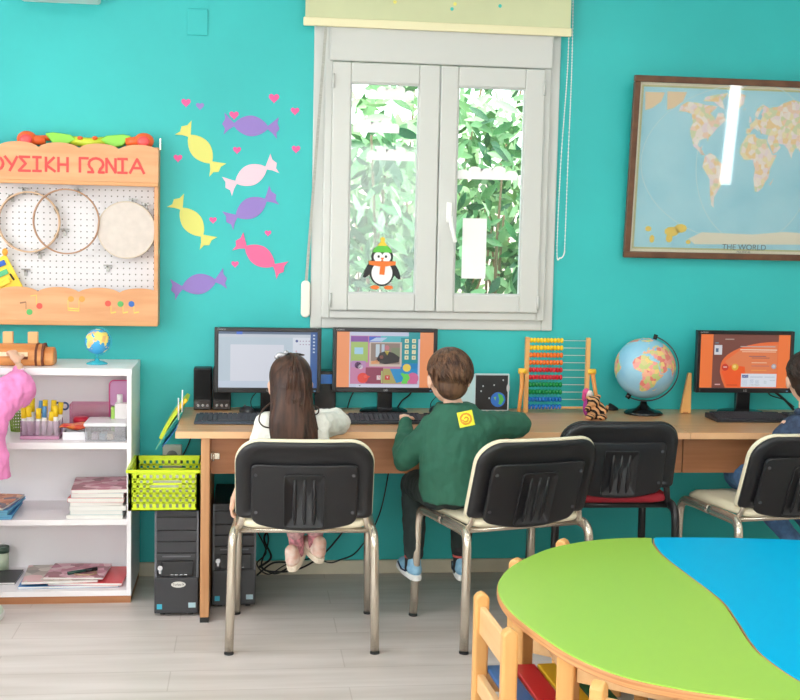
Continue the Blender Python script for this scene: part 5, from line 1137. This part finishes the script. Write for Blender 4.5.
def hand(mb, w, d, n, s=1, side=1, curl=.35, k=1):
    """w wrist, d pointing, n back of the hand, side: thumb side (+1 = d x n)"""
    w = V3(w); d = V3(d).normalized(); n = V3(n); n = (n-d*n.dot(d)).normalized(); t = d.cross(n)*side; M = mat_rows(t, d, n)
    mb.ell(w+d*.026*s, (.021*s, .030*s, .011*s), M); mb.ell(w, (.016*s, .018*s, .012*s), M)
    for i, (o, L) in enumerate(((.0155, .92), (.0052, 1.05), (-.0052, .98), (-.0150, .78))):
        p = w+d*.050*s+t*o*s; a = -.1; sp = t*(o*6); pts = [(p, .0062*s)]
        for j, l in enumerate((.019, .014, .011)):
            a += curl*(.9+.5*j); v = (d*cos(a)-n*sin(a)+sp*.25).normalized(); p = p+v*l*L*s; pts.append((p, (.0058-.0006*j)*s))
        mb.limb(pts, 8)
    p = w+d*.012*s+t*.016*s; pts = [(p, .0085*s)]; v = (d*.65+t*.75-n*.15).normalized(); p = p+v*.022*s; pts.append((p, .0072*s)); v = (d*.85+t*.25-n*.35).normalized(); p = p+v*.018*s; pts.append((p, .006*s)); mb.limb(pts, 8)
def chainpts(*a): return [(V3(p), r) for p, r in a]
def torso(mb, L, yaw=0, g=0):
    R_ = Matrix.Rotation(yaw, 3, 'Z'); mb.loft([(c, rx+g, ry+g, R_) for c, rx, ry in L], 24)
def shoe(name, heel, d, u, L, upm, solem, parent, lab=None, swoosh=None, ank=None):
    """heel: back of the sole, d toe direction, u up"""
    heel = V3(heel); d = V3(d).normalized(); u = V3(u); u = (u-d*u.dot(d)).normalized(); r = d.cross(u); M = mat_rows(r, d, u)
    m = MB(); m.ell(heel+d*L*.24+u*.032, (.030, L*.25, .030), M); m.ell(heel+d*L*.62+u*.024, (.034, L*.36, .024), M); m.limb([(heel+d*L*.22+u*.035, .029), (heel+d*L*.26+u*.062, .028)])
    s = organic(name, m, upm, parent, .004, 3)
    if lab: s['label'] = lab
    out = []
    for k in range(28):
        a = 2*pi*k/28; y = L*.5-cos(a)*L*.52; w = (.030+.006*(y/L))*abs(sin(a))**.55*(1 if sin(a) >= 0 else -1); out.append((w, y))
    MB().prism(out, heel-u*.006, r, d, u*.024).build('sole', solem, s, bevel=.004)
    lc = mat('lace', (240, 240, 240), .7)
    for k in range(3): q = heel+d*L*(.45+.09*k)+u*(.056-.006*k); MB().tube([q-r*.018-u*.006, q+u*.002, q+r*.018-u*.006], .0022, 6).build('lace', lc, s)
    if swoosh: MB().tube([heel+d*L*.3-r*.0315+u*.02, heel+d*L*.5-r*.036+u*.016, heel+d*L*.75-r*.0335+u*.03], .0035, 8).build('side_stripe', swoosh, s); MB().tube([heel+d*L*.3+r*.0315+u*.02, heel+d*L*.5+r*.036+u*.016, heel+d*L*.75+r*.0335+u*.03], .0035, 8).build('side_stripe', swoosh, s)
    return s
def hairmat(name, a, b_):
    m = mat(name, a, .5, rgb2=b_, vscale=(60, 60, 8), detail=4, spec=.35); return m
def shorthair(c, A, parent, m, s=1, n=330, seed=1, nape=112):
    n = int(n*2.2)
    r, f, u = A; M = mat_rows(r, f, u); c = V3(c); rnd = random.Random(seed)
    C0 = c+(f*-.014+u*.020)*s; RR = (.080*s, .084*s, .083*s)
    mb = MB(); mb.ell(C0, RR, M, 24, 16); mb.ell(c+(f*-.040-u*.030)*s, (.060*s, .046*s, .055*s), M)
    h = organic('hair', mb, m, parent, .004, 3)
    t = MB()
    for i in range(n):
        az = rnd.uniform(0, 2*pi); back = (1-cos(az))/2   # az 0 = front
        t0 = radians(rnd.uniform(0, 70+28*back)); ln = radians(rnd.uniform(22, 40)); tmax = radians(62+back*(nape-62)); 
        pts = []; R_ = []; tw = rnd.uniform(-.25, .25)
        for k in range(5):
            q = min(t0+ln*k/4, tmax+.05); a = az+tw*k/4+.35*(1-q); lift = 1.0+.012*sin(pi*k/4)+.012+(.015 if k == 4 else 0)*rnd.random()
            p = V3((sin(q)*sin(a)*RR[0], sin(q)*cos(a)*RR[1]*1.0-.010*s*(q/1.6)*back, cos(q)*RR[2]))*lift
            pts.append(C0+M @ p); R_.append((.0026, .0031, .0028, .0020, .0007)[k]*s)
        t.tube(pts, R_, 5)
    t.build('hair_strands', m, h); return h

# ---- girl in the white top -------------------------------------------------
G = thing('person', 'person seated with long dark brown hair and white top, hand by the middle keyboard', 'person', (.215, -.83, .49), 0)
yw = radians(0); A = axes(0, radians(-6)); hc = V3((.160, -.835, .955))
m = MB(); P = head(m, hc, A, 1.0)
TL = [((.218, -.875, .505), .095, .075), ((.216, -.885, .56), .108, .082), ((.205, -.885, .64), .100, .075), ((.19, -.88, .72), .106, .072), ((.178, -.868, .790), .118, .066), ((.17, -.858, .832), .080, .052), ((.165, -.85, .858), .036, .036), ((.162, -.845, .88), .034, .034)]
torso(m, TL, 0, -.006)
armR = chainpts(((.268, -.86, .785), .032), ((.352, -.70, .785), .026), ((.332, -.60, .785), .022)); foreR = chainpts(((.332, -.60, .785), .022), ((.288, -.50, .790), .017))
armL = chainpts(((.080, -.86, .80), .032), ((.015, -.90, .65), .026), ((-.036, -.86, .53), .018))
m.limb(armR); m.limb(foreR); m.limb(armL)
hand(m, (.286, -.485, .792), (-.35, .9, -.05), (0, 0, 1), .95, -1, .35); hand(m, (-.046, -.85, .520), (-.12, .2, -.9), (-1, 0, 0), .95, 1, .5)
m.limb(chainpts(((.165, -.86, .55), .062), ((.165, -.58, .535), .045), ((.200, -.60, .28), .026), ((.203, -.60, .235), .024)))
m.limb(chainpts(((.268, -.86, .55), .062), ((.278, -.58, .535), .045), ((.276, -.60, .30), .026), ((.276, -.60, .265), .024)))
for x, z in ((.200, .215), (.276, .245)): m.ell((x, -.575, z), (.025, .06, .02))
organic('body', m, skin, G, .0045, 3); face(P, A, G, 1.0)
m = MB(); torso(m, [((.215, -.885, .50), .112, .088)]+[(c, rx, ry) for c, rx, ry in TL[1:6]]+[((.166, -.852, .848), .045, .043)], 0, .010)
m.limb(chainpts(((.265, -.862, .80), .048), ((.354, -.70, .785), .046), ((.345, -.62, .789), .044))); m.limb(chainpts(((.345, -.62, .787), .040), ((.318, -.555, .785), .036), ((.297, -.510, .790), .024)))
m.limb(chainpts(((.078, -.862, .802), .050), ((.022, -.895, .65), .036), ((-.014, -.862, .585), .024)))
organic('white_top', m, mat('top_white', (236, 234, 226), .8, var=.04, vscale=(40, 40, 40), bump=.3, bscale=120), G, .005, 5, (.006, 26))
m = MB(); m.limb(chainpts(((.165, -.865, .552), .070), ((.165, -.58, .537), .052), ((.198, -.60, .33), .036))); m.limb(chainpts(((.268, -.865, .552), .070), ((.278, -.58, .537), .052), ((.276, -.60, .34), .036))); m.ell((.216, -.88, .56), (.112, .085, .062))
organic('trousers', m, mat('trousers_pink', (216, 168, 170), .8, var=.2, vscale=(60, 60, 60)), G, .005, 4, (.004, 30))
m = MB(); m.limb(chainpts(((.198, -.60, .33), .031), ((.203, -.60, .25), .028))); m.build('sock', mat('sock_pink', (226, 150, 160), .8, var=.3, vscale=(70, 70, 70)), G); m = MB(); m.limb(chainpts(((.276, -.60, .34), .031), ((.276, -.60, .275), .028))); m.build('sock', mat('sock_pink', (226, 150, 160)), G)
su = mat('shoe_rose', (226, 176, 156), .5, rgb2=(240, 218, 206), vscale=(30, 30, 30)); so = mat('sole_cream', (240, 226, 204), .5)
shoe('shoe', (.182, -.665, .195), (.25, .90, .35), (-.2, -.35, .9), .165, su, so, G); shoe('shoe', (.292, -.655, .225), (-.35, .9, .30), (.25, -.3, .9), .165, su, so, G)
# hair
hm = hairmat('hair_dark_brown', (82, 54, 42), (44, 28, 22)); r, f, u = A
m = MB(); M = mat_rows(r, f, u); m.ell(hc+f*-.016+u*.026, (.080, .084, .086), M, 24, 16); m.ell(hc+f*-.040-u*.02, (.070, .058, .085), M)
m.loft([((.160, -.895, 1.00), .060, .040), ((.163, -.915, .94), .066, .046), ((.165, -.930, .88), .070, .042), ((.168, -.940, .82), .082, .036), ((.172, -.945, .77), .082, .032), ((.174, -.948, .735), .074, .026), ((.176, -.948, .715), .058, .018)], 24)
h = organic('hair', m, hm, G, .005, 4)
rnd = random.Random(5); t = MB()
for i in range(330):
    # from the crown, over the back, then down
    x = rnd.uniform(-1, 1); cr0 = hc+f*rnd.uniform(-.03, .02)+u*.108+r*(x*.02+.010); xs = x*.080
    bulge = sqrt(max(0, 1-x*x*.92)); end = rnd.uniform(.70, .78)+abs(x)*.02; y1 = -.852-.088*bulge; y2 = -.915-.052*bulge
    jt = rnd.uniform(-.006, .006)
    pts = [cr0, V3((.160+xs*.85, -.845-.070*bulge, 1.02+.02*bulge-.03*abs(x))), V3((.162+xs*.93, y1-.012, .955)), V3((.165+xs*.92+jt, y2+.010, .88)), V3((.170+xs*1.05+jt, y2-.004, .81)), V3((.175+xs*.98+jt*2, y2-.006, end))]
    if abs(x) > .86: pts[2].y += .03; pts[3].y += .02
    q = bez(pts, 3); n = len(q); t.tube(q, [.0022+.0024*sin(pi*min(1, .15+k/n*.8)) if k < n-1 else .0008 for k in range(n)], 5)
t.build('hair_strands', hm, h)
# half-up bunch on the crown, with clip
t = MB()
for i in range(90):
    x = rnd.uniform(-1, 1); p0 = V3((.172+x*.012, -.885, 1.055+rnd.uniform(-.01, .012))); t.tube(bez([hc+u*.105+f*.03+r*(x*.045+.01), p0, V3((.176+x*.028, -.955-rnd.random()*.012, 1.0)), V3((.176+x*.036, -.962, .93)), V3((.178+x*.03, -.968, .86+rnd.uniform(-.05, .05)))], 4), [.003]*16+[.001], 5)
t.build('gathered_hair', hm, h)
c = at(281, 355, -.87); q = MB(); q.ell(c, (.018, .008, .010)); q.ell(c+V3((.018, -.002, .010)), (.010, .007, .008)); q.ell(c+V3((-.016, -.002, -.008)), (.009, .006, .007)); q.build('hair_clip', mat('clip_silver', (176, 176, 182), .25, metal=.5), h)
q = MB(); q.tube(bez([at(270, 403, -.88), at(262, 411, -.90), at(259, 420, -.92), at(263, 426, -.925), at(270, 428, -.92)], 6), .0028, 6); q.build('loose_lock', hm, h)
q = MB(); q.tube(bez([at(312, 405, -.88), at(318, 408, -.89), at(318, 413, -.9), at(312, 416, -.91)], 6), .0028, 6); q.build('loose_lock', hm, h)

# ---- boy in the green sweatshirt --------------------------------------------
B = thing('person', 'person seated in a green sweatshirt with yellow patch and short brown hair', 'person', (.80, -.83, .49), 0)
yw = radians(10); A = axes(yw, radians(-4)); hc = V3((.752, -.855, .987)); m = MB(); P = head(m, hc, A, 1.03)
TL = [((.790, -.865, .525), .095, .066), ((.785, -.87, .57), .118, .084), ((.778, -.875, .64), .124, .086), ((.788, -.875, .72), .130, .080), ((.795, -.872, .790), .132, .068), ((.792, -.868, .850), .100, .060), ((.775, -.862, .876), .046, .044), ((.762, -.858, .92), .038, .038)]
torso(m, TL, .1, -.006)
m.limb(chainpts(((.690, -.865, .80), .036), ((.598, -.80, .665), .030), ((.610, -.68, .74), .024), ((.618, -.62, .788), .019))); m.limb(chainpts(((.91, -.87, .81), .036), ((1.050, -.78, .790), .030), ((.99, -.66, .785), .024), ((.90, -.58, .785), .018)))
hand(m, (.618, -.612, .792), (.15, .95, .05), (0, 0, 1), 1.0, 1, .35); hand(m, (.89, -.57, .785), (-.6, .75, 0), (0, 0, 1), 1.0, -1, .3)
m.limb(chainpts(((.715, -.86, .55), .066), ((.668, -.60, .53), .048), ((.668, -.62, .27), .030), ((.668, -.61, .19), .028))); m.limb(chainpts(((.825, -.86, .55), .066), ((.862, -.60, .53), .048), ((.862, -.60, .27), .030), ((.862, -.60, .19), .028)))
for x in (.666, .862): m.ell((x, -.58, .18), (.026, .06, .02))
organic('body', m, skin, B, .0045, 3); face(P, A, B, 1.03)
m = MB(); torso(m, [((.795, -.874, .520), .132, .104), ((.792, -.873, .56), .134, .102)]+TL[2:6]+[((.772, -.862, .888), .056, .052)], .1, .010)
m.limb(chainpts(((.700, -.868, .795), .054), ((.600, -.80, .668), .050), ((.612, -.70, .725), .043), ((.620, -.645, .775), .028))); m.limb(chainpts(((.898, -.87, .800), .056), ((1.042, -.78, .792), .050), ((.995, -.67, .788), .042), ((.915, -.595, .788), .028)))
sw_ = organic('sweatshirt', m, mat('sweat_green', (42, 98, 78), .85, var=.06, vscale=(20, 20, 20), bump=.25, bscale=250), B, .005, 5, (.007, 20))
m = MB(); m.limb(chainpts(((.715, -.86, .552), .074), ((.668, -.60, .530), .056), ((.668, -.62, .28), .042), ((.670, -.61, .245), .038))); m.limb(chainpts(((.825, -.86, .552), .074), ((.862, -.60, .530), .056), ((.862, -.60, .28), .042), ((.862, -.60, .235), .038))); m.ell((.785, -.868, .550), (.128, .092, .066))
organic('trousers', m, mat('trousers_dark', (34, 46, 46), .85), B, .005, 4, (.005, 22))
for x in (.666, .862):
    s_ = MB().limb(chainpts(((x, -.612, .26), .033), ((x, -.605, .175), .031))).build('sock', mat('sock_black', (32, 32, 38), .85), B); MB().tube([(x, -.611, .232), (x, -.611, .240)], .0345, 16).build('sock_stripe', mat('sock_red', (206, 96, 90), .8), s_)
su = mat('shoe_blue', (150, 196, 224), .5, rgb2=(120, 172, 206), vscale=(40, 40, 40)); so = mat('sole_white', (236, 238, 236), .45); nv = mat('stripe_navy', (40, 50, 80), .5)
shoe('shoe', (.680, -.665, .152), (-.25, .93, .12), (0, 0, 1), .18, su, so, B, swoosh=nv); shoe('shoe', (.862, -.665, .150), (.08, .98, .08), (0, 0, 1), .18, su, so, B, swoosh=nv)
shorthair(hc, A, B, hairmat('hair_brown', (112, 80, 58), (58, 38, 30)), 1.04, 520, 2, 130)
# collar and patch draped on the back
bvh = BVHTree.FromPolygons([v.co+wloc(B) for v in sw_.data.vertices], [list(p.vertices) for p in sw_.data.polygons])
def drape(px0, py0, px1, py1, ang, n, parent, name, cells, mats, lift=.0015):
    c = V3(((px0+px1)/2, (py0+py1)/2, 0)); w_, h_ = px1-px0, py1-py0; vs = []; 
    for j in range(n+1):
        for i in range(n+1):
            u_, v_ = (i/n-.5)*w_, (j/n-.5)*h_; px = c.x+u_*cos(ang)-v_*sin(ang); py = c.y+u_*sin(ang)+v_*cos(ang)
            d = (at(px, py, -.8)-CPOS).normalized(); hit = bvh.ray_cast(CPOS, d); vs.append((hit[0] if hit[0] else at(px, py, -.95))+V3((0, -lift, 0)))
    fs = {}
    mb = MB(); mb.add(vs, [], 0)
    for j in range(n):
        for i in range(n): mb.f.append([j*(n+1)+i, j*(n+1)+i+1, (j+1)*(n+1)+i+1, (j+1)*(n+1)+i]); mb.m.append(cells((i+.5)/n, (j+.5)/n)); mb.sm.append(True)
    return mb.build(name, mats, parent)
def cell(u_, v_):
    d = sqrt((u_-.5)**2+(v_-.5)**2); a = atan2(v_-.5, u_-.5)
    if .27 < d < .40: return 1
    if abs(d-(.06+.16*((a+pi)/(2*pi)))) < .045: return 1
    return 0
drape(458, 411, 473.5, 426.5, radians(-12), 26, sw_, 'back_patch', cell, [mat('patch_yellow', (240, 236, 60), .5), mat('patch_orange', (222, 150, 40), .5)], .003)

# ---- boy in denim on the right -----------------------------------------------
D = thing('person', 'person seated at the right edge in dark denim shirt and jeans', 'person', (2.13, -.75, .49), 0)
yw = radians(-8); A = axes(yw, radians(-4)); hc = V3((2.198, -.80, .985)); m = MB(); P = head(m, hc, A, 1.03)
TL = [((2.13, -.76, .505), .105, .080), ((2.13, -.765, .56), .115, .086), ((2.15, -.79, .64), .108, .078), ((2.18, -.81, .72), .116, .074), ((2.195, -.815, .775), .120, .066), ((2.20, -.815, .815), .083, .052), ((2.20, -.81, .842), .040, .040), ((2.2, -.805, .89), .038, .038)]
torso(m, TL, 0, -.006)
m.limb(chainpts(((2.12, -.81, .79), .032), ((2.07, -.83, .66), .026), ((2.035, -.845, .56), .018))); m.limb(chainpts(((2.30, -.80, .79), .034), ((2.36, -.68, .775), .028), ((2.42, -.48, .78), .018)))
hand(m, (2.028, -.855, .535), (-.12, -.65, -.55), (0, -.5, .8), 1, 1, .5); hand(m, (2.425, -.465, .782), (.2, .95, 0), (0, 0, 1), 1, -1, .3)
m.limb(chainpts(((2.07, -.76, .55), .062), ((2.035, -.54, .550), .048), ((2.20, -.58, .36), .030), ((2.30, -.60, .24), .028))); m.limb(chainpts(((2.19, -.76, .55), .062), ((2.25, -.50, .54), .048), ((2.36, -.54, .34), .030), ((2.38, -.56, .22), .028)))
for x in (2.30, 2.38): m.ell((x, -.57, .20), (.026, .06, .02))
organic('body', m, skin, D, .0045, 3); face(P, A, D, 1.03)
den = mat('denim_dark', (58, 76, 104), .85, rgb2=(40, 52, 76), vscale=(60, 60, 60), bump=.3, bscale=300)
m = MB(); torso(m, [((2.13, -.77, .490), .112, .090)]+TL[1:6]+[((2.2, -.81, .838), .050, .048)], 0, .010)
m.limb(chainpts(((2.150, -.81, .785), .046), ((2.105, -.83, .665), .038), ((2.045, -.842, .585), .026))); m.limb(chainpts(((2.29, -.80, .785), .052), ((2.36, -.68, .778), .044), ((2.41, -.51, .782), .028)))
organic('denim_shirt', m, den, D, .005, 4, (.006, 24))
m = MB(); m.ell((2.20, -.81, .85), (.052, .05, .022)); organic('collar', m, den, D, .004, 3)
m = MB(); m.limb(chainpts(((2.07, -.76, .552), .072), ((2.035, -.54, .552), .056), ((2.20, -.58, .36), .042), ((2.28, -.60, .27), .038))); m.limb(chainpts(((2.19, -.76, .552), .072), ((2.25, -.50, .545), .056), ((2.36, -.54, .34), .042), ((2.375, -.555, .27), .038))); m.ell((2.13, -.765, .56), (.120, .092, .066))
organic('jeans', m, mat('jeans_blue', (84, 124, 172), .85, var=.15, vscale=(50, 50, 50)), D, .005, 4, (.005, 22))
shoe('shoe', (2.30, -.65, .18), (-.1, 1, 0), (0, 0, 1), .18, mat('shoe_dark', (50, 52, 60), .6), so, D); shoe('shoe', (2.385, -.62, .17), (.1, 1, 0), (0, 0, 1), .18, mat('shoe_dark', (50, 52, 60)), so, D)
shorthair(hc, A, D, hairmat('hair_dark', (60, 44, 38), (34, 24, 20)), 1.05, 360, 4, 116)

# ---- girl in the pink smock, left edge ----------------------------------------
K = thing('person', 'person in a pink smock reaching up to the bookshelf top, cut by left edge', 'person', (-1.08, -.66, 0), 0)
A = axes(radians(5), radians(-8)); hc = V3((-1.10, -.62, 1.06)); m = MB(); P = head(m, hc, A, 1.0)
TL = [((-1.08, -.66, .46), .095, .078), ((-1.08, -.66, .52), .108, .084), ((-1.085, -.655, .62), .098, .075), ((-1.09, -.645, .74), .108, .072), ((-1.095, -.64, .83), .112, .064), ((-1.098, -.635, .875), .075, .050), ((-1.10, -.63, .90), .036, .036), ((-1.10, -.625, .96), .034, .034)]
torso(m, TL, 0, -.006)
hw = at(19, 367, -.43); hh = at(17, 361, -.405)
m.limb(chainpts(((-1.005, -.63, .845), .034), ((-.880, -.56, .835), .028), (tuple(hw), .018))); m.limb(chainpts(((-1.19, -.64, .845), .034), ((-1.26, -.58, .75), .028), ((-1.22, -.45, .80), .018)))
hand(m, hh, (-.35, .55, .45), (.2, -.5, .8), 1.0, 1, .45); hand(m, (-1.215, -.435, .81), (.1, .9, .3), (0, 0, 1), 1, 1, .4)
m.limb(chainpts(((-1.025, -.66, .46), .060), ((-.985, -.655, .27), .042), ((-.972, -.665, .08), .028))); m.limb(chainpts(((-1.135, -.66, .46), .060), ((-1.14, -.645, .27), .042), ((-1.145, -.66, .08), .028)))
for x in (-.972, -1.145): m.ell((x, -.62, .045), (.026, .06, .02))
organic('body', m, skin, K, .0045, 3); face(P, A, K)
pinkm = mat('smock_pink', (252, 150, 212), .75, var=.05, vscale=(20, 20, 20), bump=.15, bscale=200)
m = MB(); m.loft([((-1.06, -.66, .565), .175, .130), ((-1.06, -.66, .60), .175, .130), ((-1.065, -.655, .70), .165, .110), ((-1.08, -.645, .80), .145, .088), ((-1.095, -.64, .85), .118, .072), ((-1.098, -.635, .885), .060, .052)], 28)
e = at(24, 396, -.52)
m.limb(chainpts(((-1.01, -.635, .845), .070), ((e.x-.075, -.575, e.z), .076), ((e.x-.025, e.y, e.z+.025), .072), ((hw.x+.002, hw.y-.03, hw.z-.045), .040), ((hw.x, hw.y-.006, hw.z-.008), .021))); m.limb(chainpts(((-1.185, -.64, .835), .055), ((-1.26, -.58, .75), .052), ((-1.225, -.48, .79), .026)))
m.ell((-.985, -.62, .765), (.085, .08, .12)); m.ell((-.945, -.60, .83), (.07, .07, .07))
sm_ = organic('smock', m, pinkm, K, .005, 4, (.008, 20))
MB().tube([hw+V3((cos(2*pi*k/16)*.021, -.012+sin(2*pi*k/16)*.016, -.012+.006*cos(2*pi*k/16))) for k in range(16)], .005, 6, closed=True).build('white_cuff', mat('cuff_white', (252, 226, 244), .8), sm_)
m = MB(); m.limb(chainpts(((-1.025, -.66, .47), .066), ((-.985, -.655, .27), .050), ((-.972, -.665, .10), .036))); m.limb(chainpts(((-1.135, -.66, .47), .066), ((-1.14, -.645, .27), .050), ((-1.145, -.66, .10), .036))); m.ell((-1.08, -.66, .51), (.112, .088, .07))
organic('tights', m, mat('tights_cream', (226, 196, 190), .8), K, .005, 3)
s1 = mat('shoe_pale', (226, 232, 214), .5, rgb2=(196, 222, 206), vscale=(25, 25, 25))
shoe('shoe', (-.972, -.70, .007), (.10, 1, 0), (0, 0, 1), .165, s1, so, K); shoe('shoe', (-1.145, -.70, .007), (-.1, 1, 0), (0, 0, 1), .165, s1, so, K)
shorthair(hc, A, K, hm, 1.05, 200, 8, 120)

# ================================================================== OUTSIDE THE WINDOW
gm = mat('garden_ground', (150, 150, 120), .9); tag(MB().box((-6, WT, -.3), (10, 9, -.2)).build('garden_ground', gm), kind='structure')
tag(MB().box((-3, 6.0, -.2), (8, 6.2, 2.15)).build('garden_wall', mat('garden_wall_paint', (240, 214, 208), .9)), kind='structure')
def leafbush(name, lab, c, rad, n, seed, mats, L=(.09, .17), trunk=None):
    rnd = random.Random(seed); t = thing(name, lab, 'plant', (c[0], c[1], -.2), 0, 'leafy shrubs outside the window'); mb = MB()
    stems = MB()
    for k in range(16):
        a = rnd.uniform(0, 2*pi); q = V3((c[0]+cos(a)*rad[0]*rnd.uniform(.1, .9), c[1]+sin(a)*rad[1]*rnd.uniform(.1, .9), c[2]+rnd.uniform(-.5, .9)*rad[2])); b0 = V3((c[0]+rnd.uniform(-.1, .1), c[1], -.2))
        stems.tube(bez([b0, b0.lerp(q, .5)+V3((rnd.uniform(-.12, .12), rnd.uniform(-.1, .1), .15)), q], 6), [.016-.0008*i for i in range(13)], 6)
    stems.build('stems', mat('stem_brown', (150, 120, 96), .8), t)
    for i in range(n):
        while True:
            p = V3((rnd.uniform(-1, 1), rnd.uniform(-1, 1), rnd.uniform(-1, 1)))
            if p.length < 1: break
        p = V3((c[0]+p.x*rad[0], c[1]+p.y*rad[1], c[2]+p.z*rad[2])); d = V3((rnd.gauss(0, .6), rnd.gauss(0, .5), rnd.uniform(-.9, .7))).normalized(); s_ = d.cross(V3((rnd.gauss(0, 1), -1.6, rnd.gauss(0, 1)))).normalized(); nn = s_.cross(d)
        l = rnd.uniform(*L); w_ = l*rnd.uniform(.13, .19); P_ = []
        for k in range(5): u_ = k/4; ww = w_*sin(pi*min(max(u_, .04), .97))**.8; b_ = p+d*l*u_-nn*(l*.18*u_*u_); P_ += [b_-s_*ww+nn*ww*.25, b_, b_+s_*ww+nn*ww*.25]
        fs = []
        for k in range(4): o_ = k*3; fs += [(o_, o_+1, o_+4, o_+3), (o_+1, o_+2, o_+5, o_+4)]
        mb.add(P_, fs, rnd.choice([0, 0, 1, 1, 2]), True)
    mb.build('leaves', mats, t)
lm = [mat('leaf_green', (96, 150, 90), .4, var=.2, vscale=(5, 5, 5)), mat('leaf_pale', (170, 205, 150), .45), mat('leaf_deep', (50, 104, 70), .4)]
leafbush('oleander_bush', 'green leafy bush with long leaves behind the left window pane', (.66, 1.45, 1.32), (.60, .45, .85), 1150, 11, lm)
leafbush('oleander_bush', 'green leafy bush with long leaves behind the right window pane', (1.62, 2.0, 1.50), (.62, .45, .95), 900, 12, lm)
leafbush('tall_shrub', 'taller paler shrub standing further back in the garden', (1.15, 2.6, 1.9), (1.3, .5, 1.0), 900, 13, [lm[1], lm[0], lm[1]], (.12, .2))
# ------------------------------------------------------------------ light
def area(name, loc, rot, sx, sy, power, col=(1, 1, 1)):
    l = bpy.data.lights.new(name, 'AREA'); l.shape = 'RECTANGLE'; l.size = sx; l.size_y = sy; l.energy = power; l.color = col
    o = bpy.data.objects.new(name, l); COL.objects.link(o); o.location = loc; o.rotation_euler = rot; return o
area('daylight_left_window', (XL+.02, -3.15, 1.7), (0, radians(-90), 0), 1.5, 4.4, 34, (1, .93, 1))
area('daylight_rear_window', (.15, YB+.02, 1.7), (radians(90), 0, 0), 3.4, 1.5, 38, (1, .97, 1))
area('map_reflection_strip_light', (4.85, YB+.02, 1.7), (radians(90), 0, 0), .12, 1.5, 3, (1, .97, 1))  # added behind the slit to give the map glass its bright reflected strip
for i, (x, y) in enumerate(((-.6, -1.9), (1.9, -1.9), (-.6, -4.6), (1.9, -4.6), (4.2, -3.2))):  # out-of-view ceiling panels added to fill the room with soft light
    t = thing('added_ceiling_light', 'added square white light panel, out of view, flush under the ceiling', 'lamp', (x, y, ZC-.04), 0, 'added ceiling light panels')
    m = MB(); frame(m, x-.31, x+.31, y-.31, y+.31, .02, 0, 1) if False else m.box((x-.31, y-.31, ZC-.04), (x+.31, y+.31, ZC)); m.build('housing', white, t)
    MB().box((x-.29, y-.29, ZC-.045), (x+.29, y+.29, ZC-.04)).build('diffuser', emis('added_light_diffuser', (255, 252, 245), 1.5), t)
    area('added_fill_light', (x, y, ZC-.06), (0, 0, 0), .58, .58, 9, (1, .97, .97))
w = bpy.data.worlds.new('world'); bpy.context.scene.world = w; w.use_nodes = True; nt = w.node_tree
bg = nt.nodes['Background']; sk = nt.nodes.new('ShaderNodeTexSky'); sk.sky_type = 'NISHITA'; sk.sun_disc = False; sk.sun_elevation = radians(50); sk.sun_rotation = radians(200); sk.air_density = 1; sk.dust_density = 3
mxw = nt.nodes.new('ShaderNodeMix'); mxw.data_type = 'RGBA'; mxw.inputs[0].default_value = .75; mxw.inputs[7].default_value = (1, 1, 1, 1)
mu = nt.nodes.new('ShaderNodeMix'); mu.data_type = 'RGBA'; mu.blend_type = 'MULTIPLY'; mu.inputs[0].default_value = 1; mu.inputs[7].default_value = (.2, .2, .2, 1)
nt.links.new(sk.outputs[0], mu.inputs[6]); nt.links.new(mu.outputs[2], mxw.inputs[6]); nt.links.new(mxw.outputs[2], bg.inputs[0]); bg.inputs[1].default_value = 4.6
sc = bpy.context.scene
sc.view_settings.view_transform = 'Standard'; sc.view_settings.look = 'None'; sc.view_settings.gamma = 1; sc.view_settings.use_curve_mapping = False
sc.view_settings.exposure = 0.1
